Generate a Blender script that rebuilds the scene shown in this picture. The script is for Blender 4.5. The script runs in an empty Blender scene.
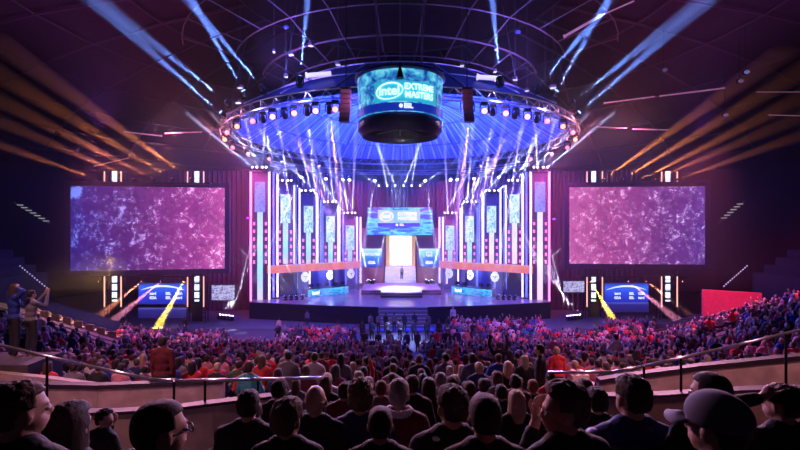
import bpy, bmesh, math, random
from mathutils import Vector, Matrix, noise
R = math.radians
sc = bpy.context.scene
COL = sc.collection
random.seed(7)

# ------------------------------------------------------------------ camera, world, haze, main lights
EYE = 9.5; F = 460.0
cam = bpy.data.cameras.new('camera'); cam.sensor_width = 36; cam.lens = 36 * F / 800
cam.clip_start = .1; cam.clip_end = 300
cam_o = bpy.data.objects.new('camera', cam); COL.objects.link(cam_o)
cam_o.location = (0, 0, EYE); cam_o.rotation_euler = (R(90), 0, 0); sc.camera = cam_o
world = bpy.data.worlds.new('dark_arena'); sc.world = world; world.use_nodes = True
world.node_tree.nodes['Background'].inputs[0].default_value = (.0035, .0022, .006, 1)
sc.view_settings.view_transform = 'Standard'; sc.view_settings.look = 'None'
sc.view_settings.exposure = 0.0; sc.view_settings.gamma = 1; sc.view_settings.use_curve_mapping = False
sc.cycles.max_bounces = 4; sc.cycles.volume_bounces = 0; sc.cycles.sample_clamp_indirect = 4
HAZE = .011

def P(px, py, D):
    return Vector(((px - 400) * D / F, D, EYE - (py - 225) * D / F))

def lamp(name, kind, loc, target, energy, color, spot=None, blend=.3, size=.1, parent=None):
    l = bpy.data.lights.new(name, kind); l.energy = energy; l.color = color
    if kind == 'SPOT': l.spot_size = R(spot); l.spot_blend = blend; l.shadow_soft_size = size
    elif kind == 'POINT': l.shadow_soft_size = size
    elif kind == 'AREA': l.size = size
    o = bpy.data.objects.new(name, l); COL.objects.link(o); o.location = loc
    if target is not None: o.rotation_euler = (Vector(target) - Vector(loc)).to_track_quat('-Z', 'Y').to_euler()
    if parent: o.parent = parent
    return o

BLUE = (.08, .16, 1); PINK = (1, .12, .45); MAG = (.85, .12, 1); WHITE = (.85, .85, 1); ORG = (1, .32, .05); RED = (1, .03, .08); CYAN = (.2, .6, 1)
# wash over the blue canopy, from inside the ring
for k in range(8):
    a = k * math.pi / 4 + .3
    lamp('canopy_wash', 'POINT', (6.5 * math.cos(a), 42 + 6.5 * math.sin(a), 18.3), None, 3000, (.03, .07, 1), size=.4)
for k in range(26):
    a = R(-156 + k * 312 / 25 + (k * 7 % 5) * .8)
    c = (13.9 * math.sin(a), 42 - 13.9 * math.cos(a), 17.35)
    lamp('canopy_uplight', 'SPOT', c, (c[0] * .62, 42 + (c[1] - 42) * .62, 20.35), (420, 160, 650, 260)[k % 4], (.5, .6, 1), 32, .9, .1)
# crowd washes hung from the roof in front of the stage
lamp('crowd_wash', 'SPOT', (0, 25, 18.5), (0, 34, 1), 17000, (.55, .42, .95), 60, .7, .6)
lamp('crowd_wash', 'SPOT', (-19, 27, 15), (-14, 30, 1), 12000, (1, .2, .5), 85, .7, .5)
lamp('crowd_wash', 'SPOT', (19, 27, 15), (15, 30, 1), 14000, (1, .16, .42), 85, .7, .5)
lamp('crowd_wash', 'SPOT', (-12, 23, 14), (-7, 13, 5), 3600, (1, .25, .42), 75, .8, .5)
lamp('crowd_wash', 'SPOT', (12, 23, 14), (8, 13, 5), 4200, (1, .22, .40), 75, .8, .5)
lamp('crowd_wash', 'SPOT', (27, 24, 15), (26, 28, 3), 6000, (1, .03, .10), 75, .8, .5)
lamp('front_rim', 'SPOT', (0, 22, 13.5), (0, 3, 7.5), 6000, (.72, .62, 1), 46, .8, .5)  # unseen spots added for the bright rim on the near heads
lamp('front_rim', 'SPOT', (10, 20, 14), (3, 5, 7), 6000, (1, .55, .85), 60, .8, .5)
lamp('front_rim', 'SPOT', (-10, 20, 14), (-3, 5, 7), 6000, (1, .5, .85), 60, .8, .5)
lamp('parapet_wash', 'SPOT', (-8, 5.5, 16), (-6.5, 10, 5.5), 3600, (1, .42, .45), 50, .8, .3)  # unseen spots, added to brighten the parapet walls
lamp('parapet_wash', 'SPOT', (8, 5.5, 16), (7, 10, 5.5), 3600, (1, .40, .42), 50, .8, .3)
lamp('stair_wash', 'SPOT', (0, 53, 9), (0, 60, 3), 5200, (1, .92, .9), 36, .7, .3)  # unseen lamp added to brighten the doorway stairs
# unseen lamps added to colour the air around and over the ring
for q in (-1, 1):
    lamp('air_wash', 'SPOT', (q * 17, 46.5, 17), (q * 14, 50, 7), 5000, (1, .10, .42), 65, .9, .6)
    lamp('air_wash', 'SPOT', (q * 17.5, 36, 16), (q * 21, 38, 24), 3200, (1, .13, .28), 90, .9, .6)
    lamp('air_wash', 'SPOT', (q * 6, 55, 15.5), (q * 5, 55, 8), 2600, (.75, .12, .55), 120, .9, .6)
    lamp('air_wash', 'SPOT', (q * 24, 37, 17), (q * 25, 38, 25), 2600, (.5, .12, 1), 110, .9, .6)
    lamp('roof_wash', 'SPOT', (q * 9, 30, 18.5), (q * 4, 34, 27), 3500, (.35, .16, 1), 110, .9, .5)
    lamp('panel_wash', 'POINT', (q * 7, 27.5, 20.5), None, 500, (.10, .16, 1), size=.3)  # added points without fittings, lighting the navy canopy panels
for k in range(14):
    a = R(-104 + k * 16)
    lamp('truss_glow', 'POINT', (16 * math.sin(a), 42 - 16 * math.cos(a), 16.7), None, 260 if abs(k - 6.5) > 3 else 130, (1, .28, .35) if abs(k - 6.5) > 3 else (.6, .45, 1), size=.15)  # added points without fittings that brighten the ring truss
# stage washes
lamp('stage_wash', 'SPOT', (-5, 44, 16.5), (-10, 51, 1.7), 7000, (.10, .13, 1), 55, .8, .4)
lamp('stage_wash', 'SPOT', (5, 44, 16.5), (10, 51, 1.7), 7000, (.10, .13, 1), 55, .8, .4)
lamp('stage_wash', 'SPOT', (0, 46, 15), (0.1, 52.5, 2), 34000, (1, .86, .8), 24, .5, .4)
lamp('stage_wash', 'SPOT', (-3, 54, 13.5), (-6, 63, 9), 4500, (1, .15, .42), 95, .8, .4)
lamp('stage_wash', 'SPOT', (3, 54, 13.5), (6, 63, 9), 4500, (1, .15, .42), 95, .8, .4)
lamp('stage_wash', 'SPOT', (-14, 43, 16), (-17, 51, 9), 4500, (1, .12, .5), 80, .8, .4)
lamp('stage_wash', 'SPOT', (14, 43, 16), (17, 51, 9), 4500, (1, .12, .5), 80, .8, .4)
lamp('floor_wash', 'SPOT', (-9, 36, 15.5), (-11, 40, 0), 5000, (.12, .14, 1), 50, .8, .4)
lamp('floor_wash', 'SPOT', (9, 36, 15.5), (12, 41, 0), 5000, (.12, .14, 1), 50, .8, .4)
lamp('floor_wash', 'SPOT', (0, 36, 15.5), (0, 37.5, 0), 60000, (.3, .5, 1), 24, .8, .4)

# ------------------------------------------------------------------ materials
MATS = {}
def mat(name, c, rough=.6, metal=0, emit=0, var=.12, scale=6, ec=None, alpha=None):
    if name in MATS: return MATS[name]
    m = bpy.data.materials.new(name); m.use_nodes = True; nt = m.node_tree; b = nt.nodes['Principled BSDF']
    b.inputs['Roughness'].default_value = rough; b.inputs['Metallic'].default_value = metal
    n = nt.nodes.new('ShaderNodeTexNoise'); n.inputs['Scale'].default_value = scale; n.inputs['Detail'].default_value = 4
    tc = nt.nodes.new('ShaderNodeTexCoord'); nt.links.new(tc.outputs['Object'], n.inputs['Vector'])
    r = nt.nodes.new('ShaderNodeValToRGB'); c = tuple(c[:3])
    r.color_ramp.elements[0].position = .3; r.color_ramp.elements[1].position = .7
    r.color_ramp.elements[0].color = (*[v * (1 - var) for v in c], 1); r.color_ramp.elements[1].color = (*[min(1, v * (1 + var)) for v in c], 1)
    nt.links.new(n.outputs['Fac'], r.inputs[0]); nt.links.new(r.outputs[0], b.inputs['Base Color'])
    if emit:
        b.inputs['Emission Color'].default_value = (*(ec or c), 1); b.inputs['Emission Strength'].default_value = emit
    MATS[name] = m; return m

def obj_color_mat(name, rough=.8):
    m = bpy.data.materials.new(name); m.use_nodes = True; nt = m.node_tree; b = nt.nodes['Principled BSDF']
    b.inputs['Roughness'].default_value = rough
    oi = nt.nodes.new('ShaderNodeObjectInfo'); n = nt.nodes.new('ShaderNodeTexNoise'); n.inputs['Scale'].default_value = 14
    tc = nt.nodes.new('ShaderNodeTexCoord'); nt.links.new(tc.outputs['Object'], n.inputs['Vector'])
    mx = nt.nodes.new('ShaderNodeMix'); mx.data_type = 'RGBA'; mx.blend_type = 'MULTIPLY'; mx.inputs['Factor'].default_value = .5
    nt.links.new(oi.outputs['Color'], mx.inputs['A']); nt.links.new(n.outputs['Fac'], mx.inputs['B'])
    nt.links.new(mx.outputs['Result'], b.inputs['Base Color']); MATS[name] = m; return m

black = mat('black_metal', (.018, .018, .022), .45, .6)
alu = mat('truss_aluminium', (.45, .45, .5), .35, .9)
cloth_black = mat('black_drape', (.012, .009, .014), .9)
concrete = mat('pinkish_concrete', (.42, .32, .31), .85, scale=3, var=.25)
concrete_dark = mat('dark_concrete', (.07, .06, .065), .9, scale=3, var=.3)
floor_m = mat('arena_floor', (.10, .10, .13), .45, scale=1)
rail_m = mat('brushed_rail', (.5, .5, .58), .3, .9)
FABRIC = obj_color_mat('garment'); HAIRM = obj_color_mat('hair', .75); SKINM = obj_color_mat('skin', .55)
TROUSER = mat('dark_trousers', (.02, .02, .03), .85)

def add_bump(m, sc3, strength, dist):
    nt = m.node_tree; tc = nt.nodes.new('ShaderNodeTexCoord'); mp = nt.nodes.new('ShaderNodeMapping'); mp.inputs['Scale'].default_value = sc3
    n = nt.nodes.new('ShaderNodeTexNoise'); n.inputs['Scale'].default_value = 1; n.inputs['Detail'].default_value = 3; b = nt.nodes.new('ShaderNodeBump')
    nt.links.new(tc.outputs['Object'], mp.inputs[0]); nt.links.new(mp.outputs[0], n.inputs['Vector']); nt.links.new(n.outputs['Fac'], b.inputs['Height'])
    b.inputs['Strength'].default_value = strength; b.inputs['Distance'].default_value = dist; nt.links.new(b.outputs[0], nt.nodes['Principled BSDF'].inputs['Normal'])
add_bump(HAIRM, (150, 150, 40), .45, .008); add_bump(FABRIC, (14, 14, 9), .5, .03)

def screen_mat(name, build):
    m = bpy.data.materials.new(name); m.use_nodes = True; nt = m.node_tree
    b = nt.nodes['Principled BSDF']; b.inputs['Base Color'].default_value = (.01, .01, .012, 1); b.inputs['Roughness'].default_value = .5
    build(nt, b); MATS[name] = m; return m

def ramp(nt, fac, stops):
    r = nt.nodes.new('ShaderNodeValToRGB'); e = r.color_ramp.elements
    while len(e) < len(stops): e.new(.5)
    for k, (p, c) in enumerate(stops): e[k].position = p; e[k].color = (*c, 1)
    nt.links.new(fac, r.inputs[0]); return r.outputs[0]

def mixc(nt, fac, a, b, mode='MIX'):
    m = nt.nodes.new('ShaderNodeMix'); m.data_type = 'RGBA'; m.blend_type = mode
    if isinstance(fac, float): m.inputs['Factor'].default_value = fac
    else: nt.links.new(fac, m.inputs['Factor'])
    for k, v in (('A', a), ('B', b)):
        if isinstance(v, tuple): m.inputs[k].default_value = (*v, 1)
        else: nt.links.new(v, m.inputs[k])
    return m.outputs['Result']

def crowd_pic(seed, flip, s):
    # live picture of a cheering crowd: dark figures, bright hands, blue on one side and pink on the other
    def build(nt, b):
        tc = nt.nodes.new('ShaderNodeTexCoord'); mp = nt.nodes.new('ShaderNodeMapping'); nt.links.new(tc.outputs['Generated'], mp.inputs[0])
        mp.inputs['Location'].default_value = (seed, seed * 2, seed); mp.inputs['Scale'].default_value = (30, .01, 17)
        n1 = nt.nodes.new('ShaderNodeTexNoise'); n1.inputs['Scale'].default_value = .5; n1.inputs['Detail'].default_value = 2; nt.links.new(mp.outputs[0], n1.inputs['Vector'])
        v = nt.nodes.new('ShaderNodeTexVoronoi'); v.inputs['Scale'].default_value = 1.15; v.inputs['Randomness'].default_value = 1
        wv = mixc(nt, .75, mp.outputs[0], n1.outputs['Color'], 'ADD'); nt.links.new(wv, v.inputs['Vector'])
        n2 = nt.nodes.new('ShaderNodeTexNoise'); n2.inputs['Scale'].default_value = .33; n2.inputs['Detail'].default_value = 6; n2.inputs['Distortion'].default_value = .9; n2.inputs['Roughness'].default_value = .7
        nt.links.new(mp.outputs[0], n2.inputs['Vector'])
        hands = ramp(nt, v.outputs['Distance'], [(0, (1, 1, 1)), (.30, (.8, .8, .8)), (.55, (0, 0, 0))])
        n3 = nt.nodes.new('ShaderNodeTexNoise'); n3.inputs['Scale'].default_value = 1.5; n3.inputs['Detail'].default_value = 4; n3.inputs['Distortion'].default_value = 2.2; nt.links.new(mp.outputs[0], n3.inputs['Vector'])
        hands = mixc(nt, 1.0, ramp(nt, v.outputs['Distance'], [(0, (1, 1, 1)), (.45, (1, 1, 1)), (.75, (0, 0, 0))]), ramp(nt, n3.outputs['Fac'], [(.50, (0, 0, 0)), (.60, (1, 1, 1))]), 'MULTIPLY')
        sv = nt.nodes.new('ShaderNodeSeparateColor'); nt.links.new(v.outputs['Color'], sv.inputs[0])
        pick = ramp(nt, sv.outputs[0], [(.35, (0, 0, 0)), (.75, (1, 1, 1))])
        patch = ramp(nt, n2.outputs['Fac'], [(.36, (.06, .06, .06)), (.60, (1, 1, 1))])
        streak = ramp(nt, n2.outputs['Fac'], [(.60, (0, 0, 0)), (.67, (.8, .8, .8))])
        hp = mixc(nt, 1.0, mixc(nt, 1.0, hands, pick, 'MULTIPLY'), patch, 'MULTIPLY'); hp = mixc(nt, 1.0, hp, streak, 'ADD')
        sx = nt.nodes.new('ShaderNodeSeparateXYZ'); nt.links.new(tc.outputs['Generated'], sx.inputs[0])
        A = [(0, (.03, .012, .2)), (.4, (.09, .015, .16)), (.8, (.30, .035, .24)), (1, (.5, .07, .33))]
        B = [(0, (.15, .25, .95)), (.35, (.45, .35, .95)), (.75, (.95, .45, .95)), (1, (1.0, .6, 1))]
        if flip:
            A = [(0, (.58, .11, .36)), (.3, (.38, .06, .26)), (.7, (.14, .03, .22)), (1, (.10, .03, .26))]
            B = [(0, (1, .62, .95)), (.4, (1, .5, .95)), (1, (.6, .5, 1))]
        base = ramp(nt, sx.outputs['X'], A); brt = ramp(nt, sx.outputs['X'], B)
        dk = ramp(nt, n2.outputs['Fac'], [(.3, (.45, .45, .55)), (.6, (1.0, 1.0, 1.0))]); c = mixc(nt, hp, mixc(nt, 1.0, base, dk, 'MULTIPLY'), brt)
        nt.links.new(c, b.inputs['Emission Color']); b.inputs['Emission Strength'].default_value = s
    return build

def swirl(cols, s, sc_=(3, 1, 3), arc=None):
    def build(nt, b):
        tc = nt.nodes.new('ShaderNodeTexCoord'); mp = nt.nodes.new('ShaderNodeMapping'); nt.links.new(tc.outputs['Generated'], mp.inputs[0]); mp.inputs['Scale'].default_value = sc_
        n = nt.nodes.new('ShaderNodeTexNoise'); n.inputs['Scale'].default_value = 1.4; n.inputs['Detail'].default_value = 3; n.inputs['Distortion'].default_value = .8
        nt.links.new(mp.outputs[0], n.inputs['Vector'])
        c = ramp(nt, n.outputs['Fac'], [(.3 + .4 * k / (len(cols) - 1), x) for k, x in enumerate(cols)])
        nt.links.new(c, b.inputs['Emission Color']); b.inputs['Emission Strength'].default_value = s
    return build

def gradz(stops, s):
    def build(nt, b):
        tc = nt.nodes.new('ShaderNodeTexCoord'); sx = nt.nodes.new('ShaderNodeSeparateXYZ'); nt.links.new(tc.outputs['Generated'], sx.inputs[0])
        n = nt.nodes.new('ShaderNodeTexNoise'); n.inputs['Scale'].default_value = 6; nt.links.new(tc.outputs['Generated'], n.inputs['Vector'])
        c = ramp(nt, sx.outputs['Z'], stops); c2 = mixc(nt, .35, c, n.outputs['Fac'], 'MULTIPLY')
        nt.links.new(c2, b.inputs['Emission Color']); b.inputs['Emission Strength'].default_value = s
    return build

# ------------------------------------------------------------------ mesh helpers
class MB:
    def __init__(s): s.bm = bmesh.new()
    def box(s, c, d, rz=0, M=None):
        M2 = Matrix.Translation(c) @ Matrix.Rotation(rz, 4, 'Z') @ Matrix.Diagonal((*d, 1))
        if M is not None: M2 = M @ M2
        bmesh.ops.create_cube(s.bm, size=1, matrix=M2); return s
    def tube(s, a, b, r, r2=None, n=8, cap=True):
        a = Vector(a); b = Vector(b); d = b - a
        if d.length < 1e-6: return s
        M = Matrix.Translation((a + b) / 2) @ d.to_track_quat('Z', 'Y').to_matrix().to_4x4()
        bmesh.ops.create_cone(s.bm, cap_ends=cap, segments=n, radius1=r, radius2=r if r2 is None else r2, depth=d.length, matrix=M); return s
    def path(s, pts, r, n=8):
        for a, b in zip(pts, pts[1:]): s.tube(a, b, r, n=n)
        for p in pts[1:-1]: s.ball(p, (r,) * 3, 8, 6)
        return s
    def ball(s, c, r, u=12, v=8, rot=None):
        M = Matrix.Translation(c)
        if rot is not None: M = M @ rot
        M = M @ Matrix.Diagonal((*r, 1)); bmesh.ops.create_uvsphere(s.bm, u_segments=u, v_segments=v, radius=1, matrix=M); return s
    def quad(s, *p):
        s.bm.faces.new([s.bm.verts.new(Vector(q)) for q in p]); return s
    def prism(s, poly, z0, z1):
        a = [s.bm.verts.new((x, y, z0)) for x, y in poly]; b = [s.bm.verts.new((x, y, z1)) for x, y in poly]
        s.bm.faces.new(a[::-1]); s.bm.faces.new(b)
        for i in range(len(poly)): j = (i + 1) % len(poly); s.bm.faces.new((a[i], a[j], b[j], b[i]))
        return s
    def rings(s, rings, close=True, cap=True):
        vs = [[s.bm.verts.new(Vector(p)) for p in r] for r in rings]; n = len(vs[0])
        for a, b in zip(vs, vs[1:]):
            for i in range(n if close else n - 1): j = (i + 1) % n; s.bm.faces.new((a[i], a[j], b[j], b[i]))
        if cap and close: s.bm.faces.new(vs[0][::-1]); s.bm.faces.new(vs[-1])
        return s
    def build(s, name, m, parent=None, smooth=False, loc=None, bevel=0):
        bmesh.ops.recalc_face_normals(s.bm, faces=s.bm.faces)
        if smooth:
            for f in s.bm.faces: f.smooth = True
        me = bpy.data.meshes.new(name)
        if loc is not None: bmesh.ops.translate(s.bm, verts=s.bm.verts, vec=-Vector(loc))
        s.bm.to_mesh(me); s.bm.free()
        for x in (m if isinstance(m, (list, tuple)) else [m]): me.materials.append(x)
        o = bpy.data.objects.new(name, me); COL.objects.link(o)
        if loc is not None: o.location = loc
        if parent: o.parent = parent
        if bevel:
            b = o.modifiers.new('bevel', 'BEVEL'); b.width = bevel; b.segments = 2; b.limit_method = 'ANGLE'
        return o

def tag(o, label=None, cat=None, group=None, kind=None):
    if label: o['label'] = label
    if cat: o['category'] = cat
    if group: o['group'] = group
    if kind: o['kind'] = kind
    return o
def struct(o): o['kind'] = 'structure'; return o
def empty(name, loc, rz=0, label=None, cat=None, group=None):
    o = bpy.data.objects.new(name, None); COL.objects.link(o); o.location = loc; o.rotation_euler = (0, 0, rz); o.empty_display_size = .1
    return tag(o, label, cat, group)
def kids(o): return [c for c in bpy.data.objects if c.parent == o]
def copy_tree(o, parent=None, ch=None):
    c = o.copy(); COL.objects.link(c); c.parent = parent
    for x in list(o.children): copy_tree(x, c)
    return c
ORD = ['first', 'second', 'third', 'fourth', 'fifth', 'sixth', 'seventh', 'eighth', 'ninth', 'tenth', 'eleventh', 'twelfth', 'thirteenth', 'fourteenth',
       'fifteenth', 'sixteenth', 'seventeenth', 'eighteenth', 'nineteenth', 'twentieth', 'twenty first', 'twenty second', 'twenty third', 'twenty fourth', 'twenty fifth', 'twenty sixth', 'twenty seventh', 'twenty eighth', 'twenty ninth', 'thirtieth', 'thirty first', 'thirty second', 'thirty third', 'thirty fourth', 'thirty fifth', 'thirty sixth', 'thirty seventh', 'thirty eighth', 'thirty ninth', 'fortieth']

def text(s, size, name, m, parent, M, bold=.0, ext=.01, bend=None, xs=1.0):
    c = bpy.data.curves.new(name, 'FONT'); c.body = s; c.size = size; c.align_x = 'CENTER'; c.align_y = 'CENTER'; c.extrude = ext; c.offset = bold
    t = bpy.data.objects.new(name, c); COL.objects.link(t); bpy.context.view_layer.update()
    me = bpy.data.meshes.new_from_object(t); bpy.data.objects.remove(t); bpy.data.curves.remove(c)
    me.materials.clear(); me.materials.append(m)
    for v in me.vertices:
        p = Vector((v.co.x * xs, -v.co.z, v.co.y))      # upright, facing -Y
        v.co = bend(p) if bend else M @ p
    o = bpy.data.objects.new(name, me); COL.objects.link(o); o.parent = parent; return o

# ------------------------------------------------------------------ setting: floor, walls, dome
struct(MB().box((0, 38, -.1), (100, 90, .2)).build('floor', floor_m))
mb = MB()
for k in range(24):                                        # dome shell in rings
    pass
rings = []
for j in range(9):
    t = j / 8; rr = 50 * math.cos(t * R(84)); z = 17 + 13 * math.sin(t * R(84))
    rings.append([(rr * math.cos(R(a)), 38 + rr * math.sin(R(a)), z) for a in range(0, 360, 10)])
mb.rings(rings, cap=False)
ceil_m = mat('dark_dome_lining', (.014, .007, .013), .85, scale=1.2, var=.5)
struct(mb.build('ceiling', ceil_m))
mb = MB(); mb.rings([[(50 * math.cos(R(a)), 38 + 50 * math.sin(R(a)), z) for a in range(0, 360, 10)] for z in (0, 17)], cap=False)
struct(mb.build('wall_back', mat('dark_arena_wall', (.018, .012, .02), .9)))
# steel dome ribs and hoops
def hoop(r, z, tr, a0=0, a1=360, st=6, yc=42):
    return [(r * math.sin(R(a)), yc - r * math.cos(R(a)), z) for a in range(a0, a1 + 1, st)]
steel = mat('painted_roof_steel', (.22, .16, .2), .5, .3)
rib_steel = mat('dark_roof_rib', (.05, .035, .05), .6)
for k, (r, z, ww) in enumerate(((12, 21.9, .07), (14.2, 22.9, .05), (10.2, 21.2, .05), (18, 23.6, .05))):
    mb = MB().path(hoop(r, z, ww, -70, 70), ww, 6)
    struct(mb.build('trim_%d' % (k + 1), steel))
mb = MB()
for a in range(-66, 67, 12):
    for (r1, z1, r2, z2) in ((14.2, 22.9, 18, 23.6), (10.2, 21.2, 12, 21.9), (12, 21.9, 14.2, 22.9)):
        if r1 == 12 and abs(a) > 40: continue
        mb.tube((r1 * math.sin(R(a)), 42 - r1 * math.cos(R(a)), z1), (r2 * math.sin(R(a)), 42 - r2 * math.cos(R(a)), z2), .045, n=6)
struct(mb.build('trim_5', steel))
mb = MB()
for a in range(0, 360, 12):                                # radial ribs of the dome
    pts = []
    for j in range(1, 8):
        t = j / 8; rr = 49.6 * math.cos(t * R(84)); z = 16.6 + 13 * math.sin(t * R(84)); pts.append((rr * math.cos(R(a)), 38 + rr * math.sin(R(a)), z))
    for p, q in zip(pts, pts[1:]): mb.tube(p, q, .12, n=5)
for j in range(1, 8):
    t = j / 8; rr = 49.6 * math.cos(t * R(84)); z = 16.6 + 13 * math.sin(t * R(84))
    pts = [(rr * math.cos(R(a)), 38 + rr * math.sin(R(a)), z) for a in range(0, 361, 10)]
    for p, q in zip(pts, pts[1:]): mb.tube(p, q, .08, n=5)
struct(mb.build('trim_6', rib_steel))

# terraces
def lerp_tab(tab, x):
    if x <= tab[0][0]: return tab[0][1]
    for (a, b), (c, d) in zip(tab, tab[1:]):
        if x <= c: return b + (d - b) * (x - a) / (c - a)
    return tab[-1][1]
BT = [(9, 5.4), (12, 4.65), (19, 3.25), (26, 1.7), (31, .5), (33.5, .0)]
def xs_edge(D): return 12 + max(0, D - 25) * .7
def tread(X, D): return max(0, lerp_tab(BT, D)) + .3 * max(0, abs(X) - xs_edge(D))
ROW = .9
ROWS_B = [10.9 + ROW * k for k in range(35)]               # seat line of every row, up to about D = 41.5
ROWS_SIDE = ROWS_B
mb = MB()
bm = mb.bm
XS = [-34 + 2 * k for k in range(35)]
for D in [9.1, 10.0] + ROWS_B:
    ztr = [max(.004, tread(x, D)) for x in XS]
    y0, y1 = D - .25, D + .65
    def strip(pa, pb):
        va = [bm.verts.new(p) for p in pa]; vb = [bm.verts.new(p) for p in pb]
        for i in range(len(va) - 1): bm.faces.new((va[i], va[i + 1], vb[i + 1], vb[i]))
    strip([(x, y0, z) for x, z in zip(XS, ztr)], [(x, y1, z) for x, z in zip(XS, ztr)])
    zn = [max(.004, tread(x, D + ROW)) for x in XS]
    strip([(x, y1, z) for x, z in zip(XS, ztr)], [(x, y1, z) for x, z in zip(XS, zn)])
terr = mb.build('floor_terrace', concrete_dark); struct(terr)
# bench plinths under the seated rows
mb = MB(); bm = mb.bm
for D in ROWS_B:
    ztr = [max(.004, tread(x, D)) for x in XS]
    A = [[bm.verts.new((x, D + dy, z + dz)) for x, z in zip(XS, ztr)] for dy, dz in ((-.2, 0), (-.2, .40), (.16, .40), (.16, 0))]
    for a, b in zip(A, A[1:]):
        for i in range(len(a) - 1):
            x = XS[i] + 1; px = 400 + x * F / D
            if (D > 31 and abs(x) < 4.2) or (D > 32.5 and 220 < px < 285) or (D > 37.6 and 220 < px < 380) or (D > 37 and (px < 226 or 540 < px < 610)) or (D > 14 and 0 < x < 2 and 0): continue
            bm.faces.new((a[i], a[i + 1], b[i + 1], b[i]))
struct(mb.build('floor_bench_plinth', concrete_dark))
# near terrace with the cross walkway
def tread_a(D): return 7.45 - .28 * (D - 1.9)
ROWS_A = [1.2, 2.0, 2.8, 3.6, 4.4, 5.2]
mb = MB()
for k, D in enumerate(ROWS_A):
    z = tread_a(D); mb.box((0, D + .15, (z + 4.0) / 2), (26, .8, z - 4.0))
mb.box((0, .0, 5.85), (26, 1.5, 3.9))
mb.box((0, 6.75, 4.75), (26, 1.9, 1.5))
struct(mb.build('floor_near_terrace', concrete_dark))
# near parapets with dark coping, left and right of the centre block
def wall_path(name, pts, zb, th, m, cap=None):
    mb = MB(); n = len(pts)
    for (a, b) in zip(pts, pts[1:]):
        d = Vector((b[0] - a[0], b[1] - a[1])).normalized(); nn = Vector((-d.y, d.x)) * th / 2
        mb.rings([[(a[0] - nn.x, a[1] - nn.y, zb), (a[0] + nn.x, a[1] + nn.y, zb), (a[0] + nn.x, a[1] + nn.y, a[2]), (a[0] - nn.x, a[1] - nn.y, a[2])],
                  [(b[0] - nn.x, b[1] - nn.y, zb), (b[0] + nn.x, b[1] + nn.y, zb), (b[0] + nn.x, b[1] + nn.y, b[2]), (b[0] - nn.x, b[1] - nn.y, b[2])]])
    o = struct(mb.build(name, m))
    if cap:
        mb = MB()
        for (a, b) in zip(pts, pts[1:]):
            d = Vector((b[0] - a[0], b[1] - a[1])).normalized(); nn = Vector((-d.y, d.x)) * (th / 2 + .02)
            mb.rings([[(p[0] - nn.x, p[1] - nn.y, p[2]), (p[0] + nn.x, p[1] + nn.y, p[2]), (p[0] + nn.x, p[1] + nn.y, p[2] + cap), (p[0] - nn.x, p[1] - nn.y, p[2] + cap)] for p in (a, b)])
        mb.build('coping', mat('dark_coping', (.02, .012, .02), .6), o)
    return o
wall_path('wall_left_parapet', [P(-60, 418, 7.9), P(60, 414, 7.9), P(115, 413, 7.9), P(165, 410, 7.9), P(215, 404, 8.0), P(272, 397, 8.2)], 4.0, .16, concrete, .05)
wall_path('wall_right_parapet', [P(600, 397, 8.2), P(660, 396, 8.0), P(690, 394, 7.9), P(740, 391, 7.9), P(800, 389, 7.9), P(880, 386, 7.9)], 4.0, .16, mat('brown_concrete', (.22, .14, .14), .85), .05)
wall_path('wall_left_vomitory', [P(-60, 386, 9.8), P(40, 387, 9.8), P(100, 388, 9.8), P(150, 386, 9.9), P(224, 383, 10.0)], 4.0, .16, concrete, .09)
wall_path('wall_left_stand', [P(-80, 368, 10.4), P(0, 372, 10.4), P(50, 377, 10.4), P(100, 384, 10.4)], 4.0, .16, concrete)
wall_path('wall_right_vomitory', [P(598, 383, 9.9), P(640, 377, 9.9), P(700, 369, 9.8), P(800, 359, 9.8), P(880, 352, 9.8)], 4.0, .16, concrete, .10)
# walkway for the people standing high at the left stand
mb = MB().box((-11.2, 11.05, 5.25), (5.4, 1.1, 2.1)); struct(mb.build('floor_left_landing', concrete_dark))

def railing(name, pts, posts, label, cat='railing', r=.028, extra=None):
    e = empty(name, (pts[0].x, pts[0].y, pts[0].z - 1), 0, label, cat)
    o = MB().path(pts, r).build('handrail', rail_m, e, True); o.matrix_parent_inverse = Matrix.Translation(-e.location)
    for (a, b) in posts:
        p = MB().tube(a, b, .022).build('post', black, e); p.matrix_parent_inverse = Matrix.Translation(-e.location)
        q = MB().tube(b, b + Vector((0, 0, .02)), .06).build('base_plate', black, p)
    if extra:
        q = MB().path(extra, r * .8).build('lower_rail', rail_m, e, True); q.matrix_parent_inverse = Matrix.Translation(-e.location)
    return e
def post(px, y0, y1, D): return (P(px, y0, D), P(px, y1, D))
railing('railing', [P(-30, 339, 8.6), P(0, 345, 8.5), P(80, 364, 8.3), P(150, 379, 8.05), P(185, 381, 8.0), P(250, 379.5, 8.1), P(325, 377.5, 8.4)],
        [post(174, 381, 409, 7.93), post(205, 381, 405.5, 8.0), post(47, 356.5, 414, 8.0), post(258, 379, 399, 8.15)],
        'long pale handrail sweeping down across the left parapet wall')
railing('railing', [P(548, 372.5, 8.4), P(612, 372, 8.2), P(640, 367, 8.1), P(720, 349, 8.2), P(800, 330, 8.3), P(840, 321, 8.4)],
        [post(681, 358, 393.5, 7.95), post(644, 366, 396, 8.05), post(786, 334, 389, 7.95)],
        'long pale handrail climbing across the right parapet wall', extra=[P(552, 387, 8.5), P(600, 392, 8.2)])

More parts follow.
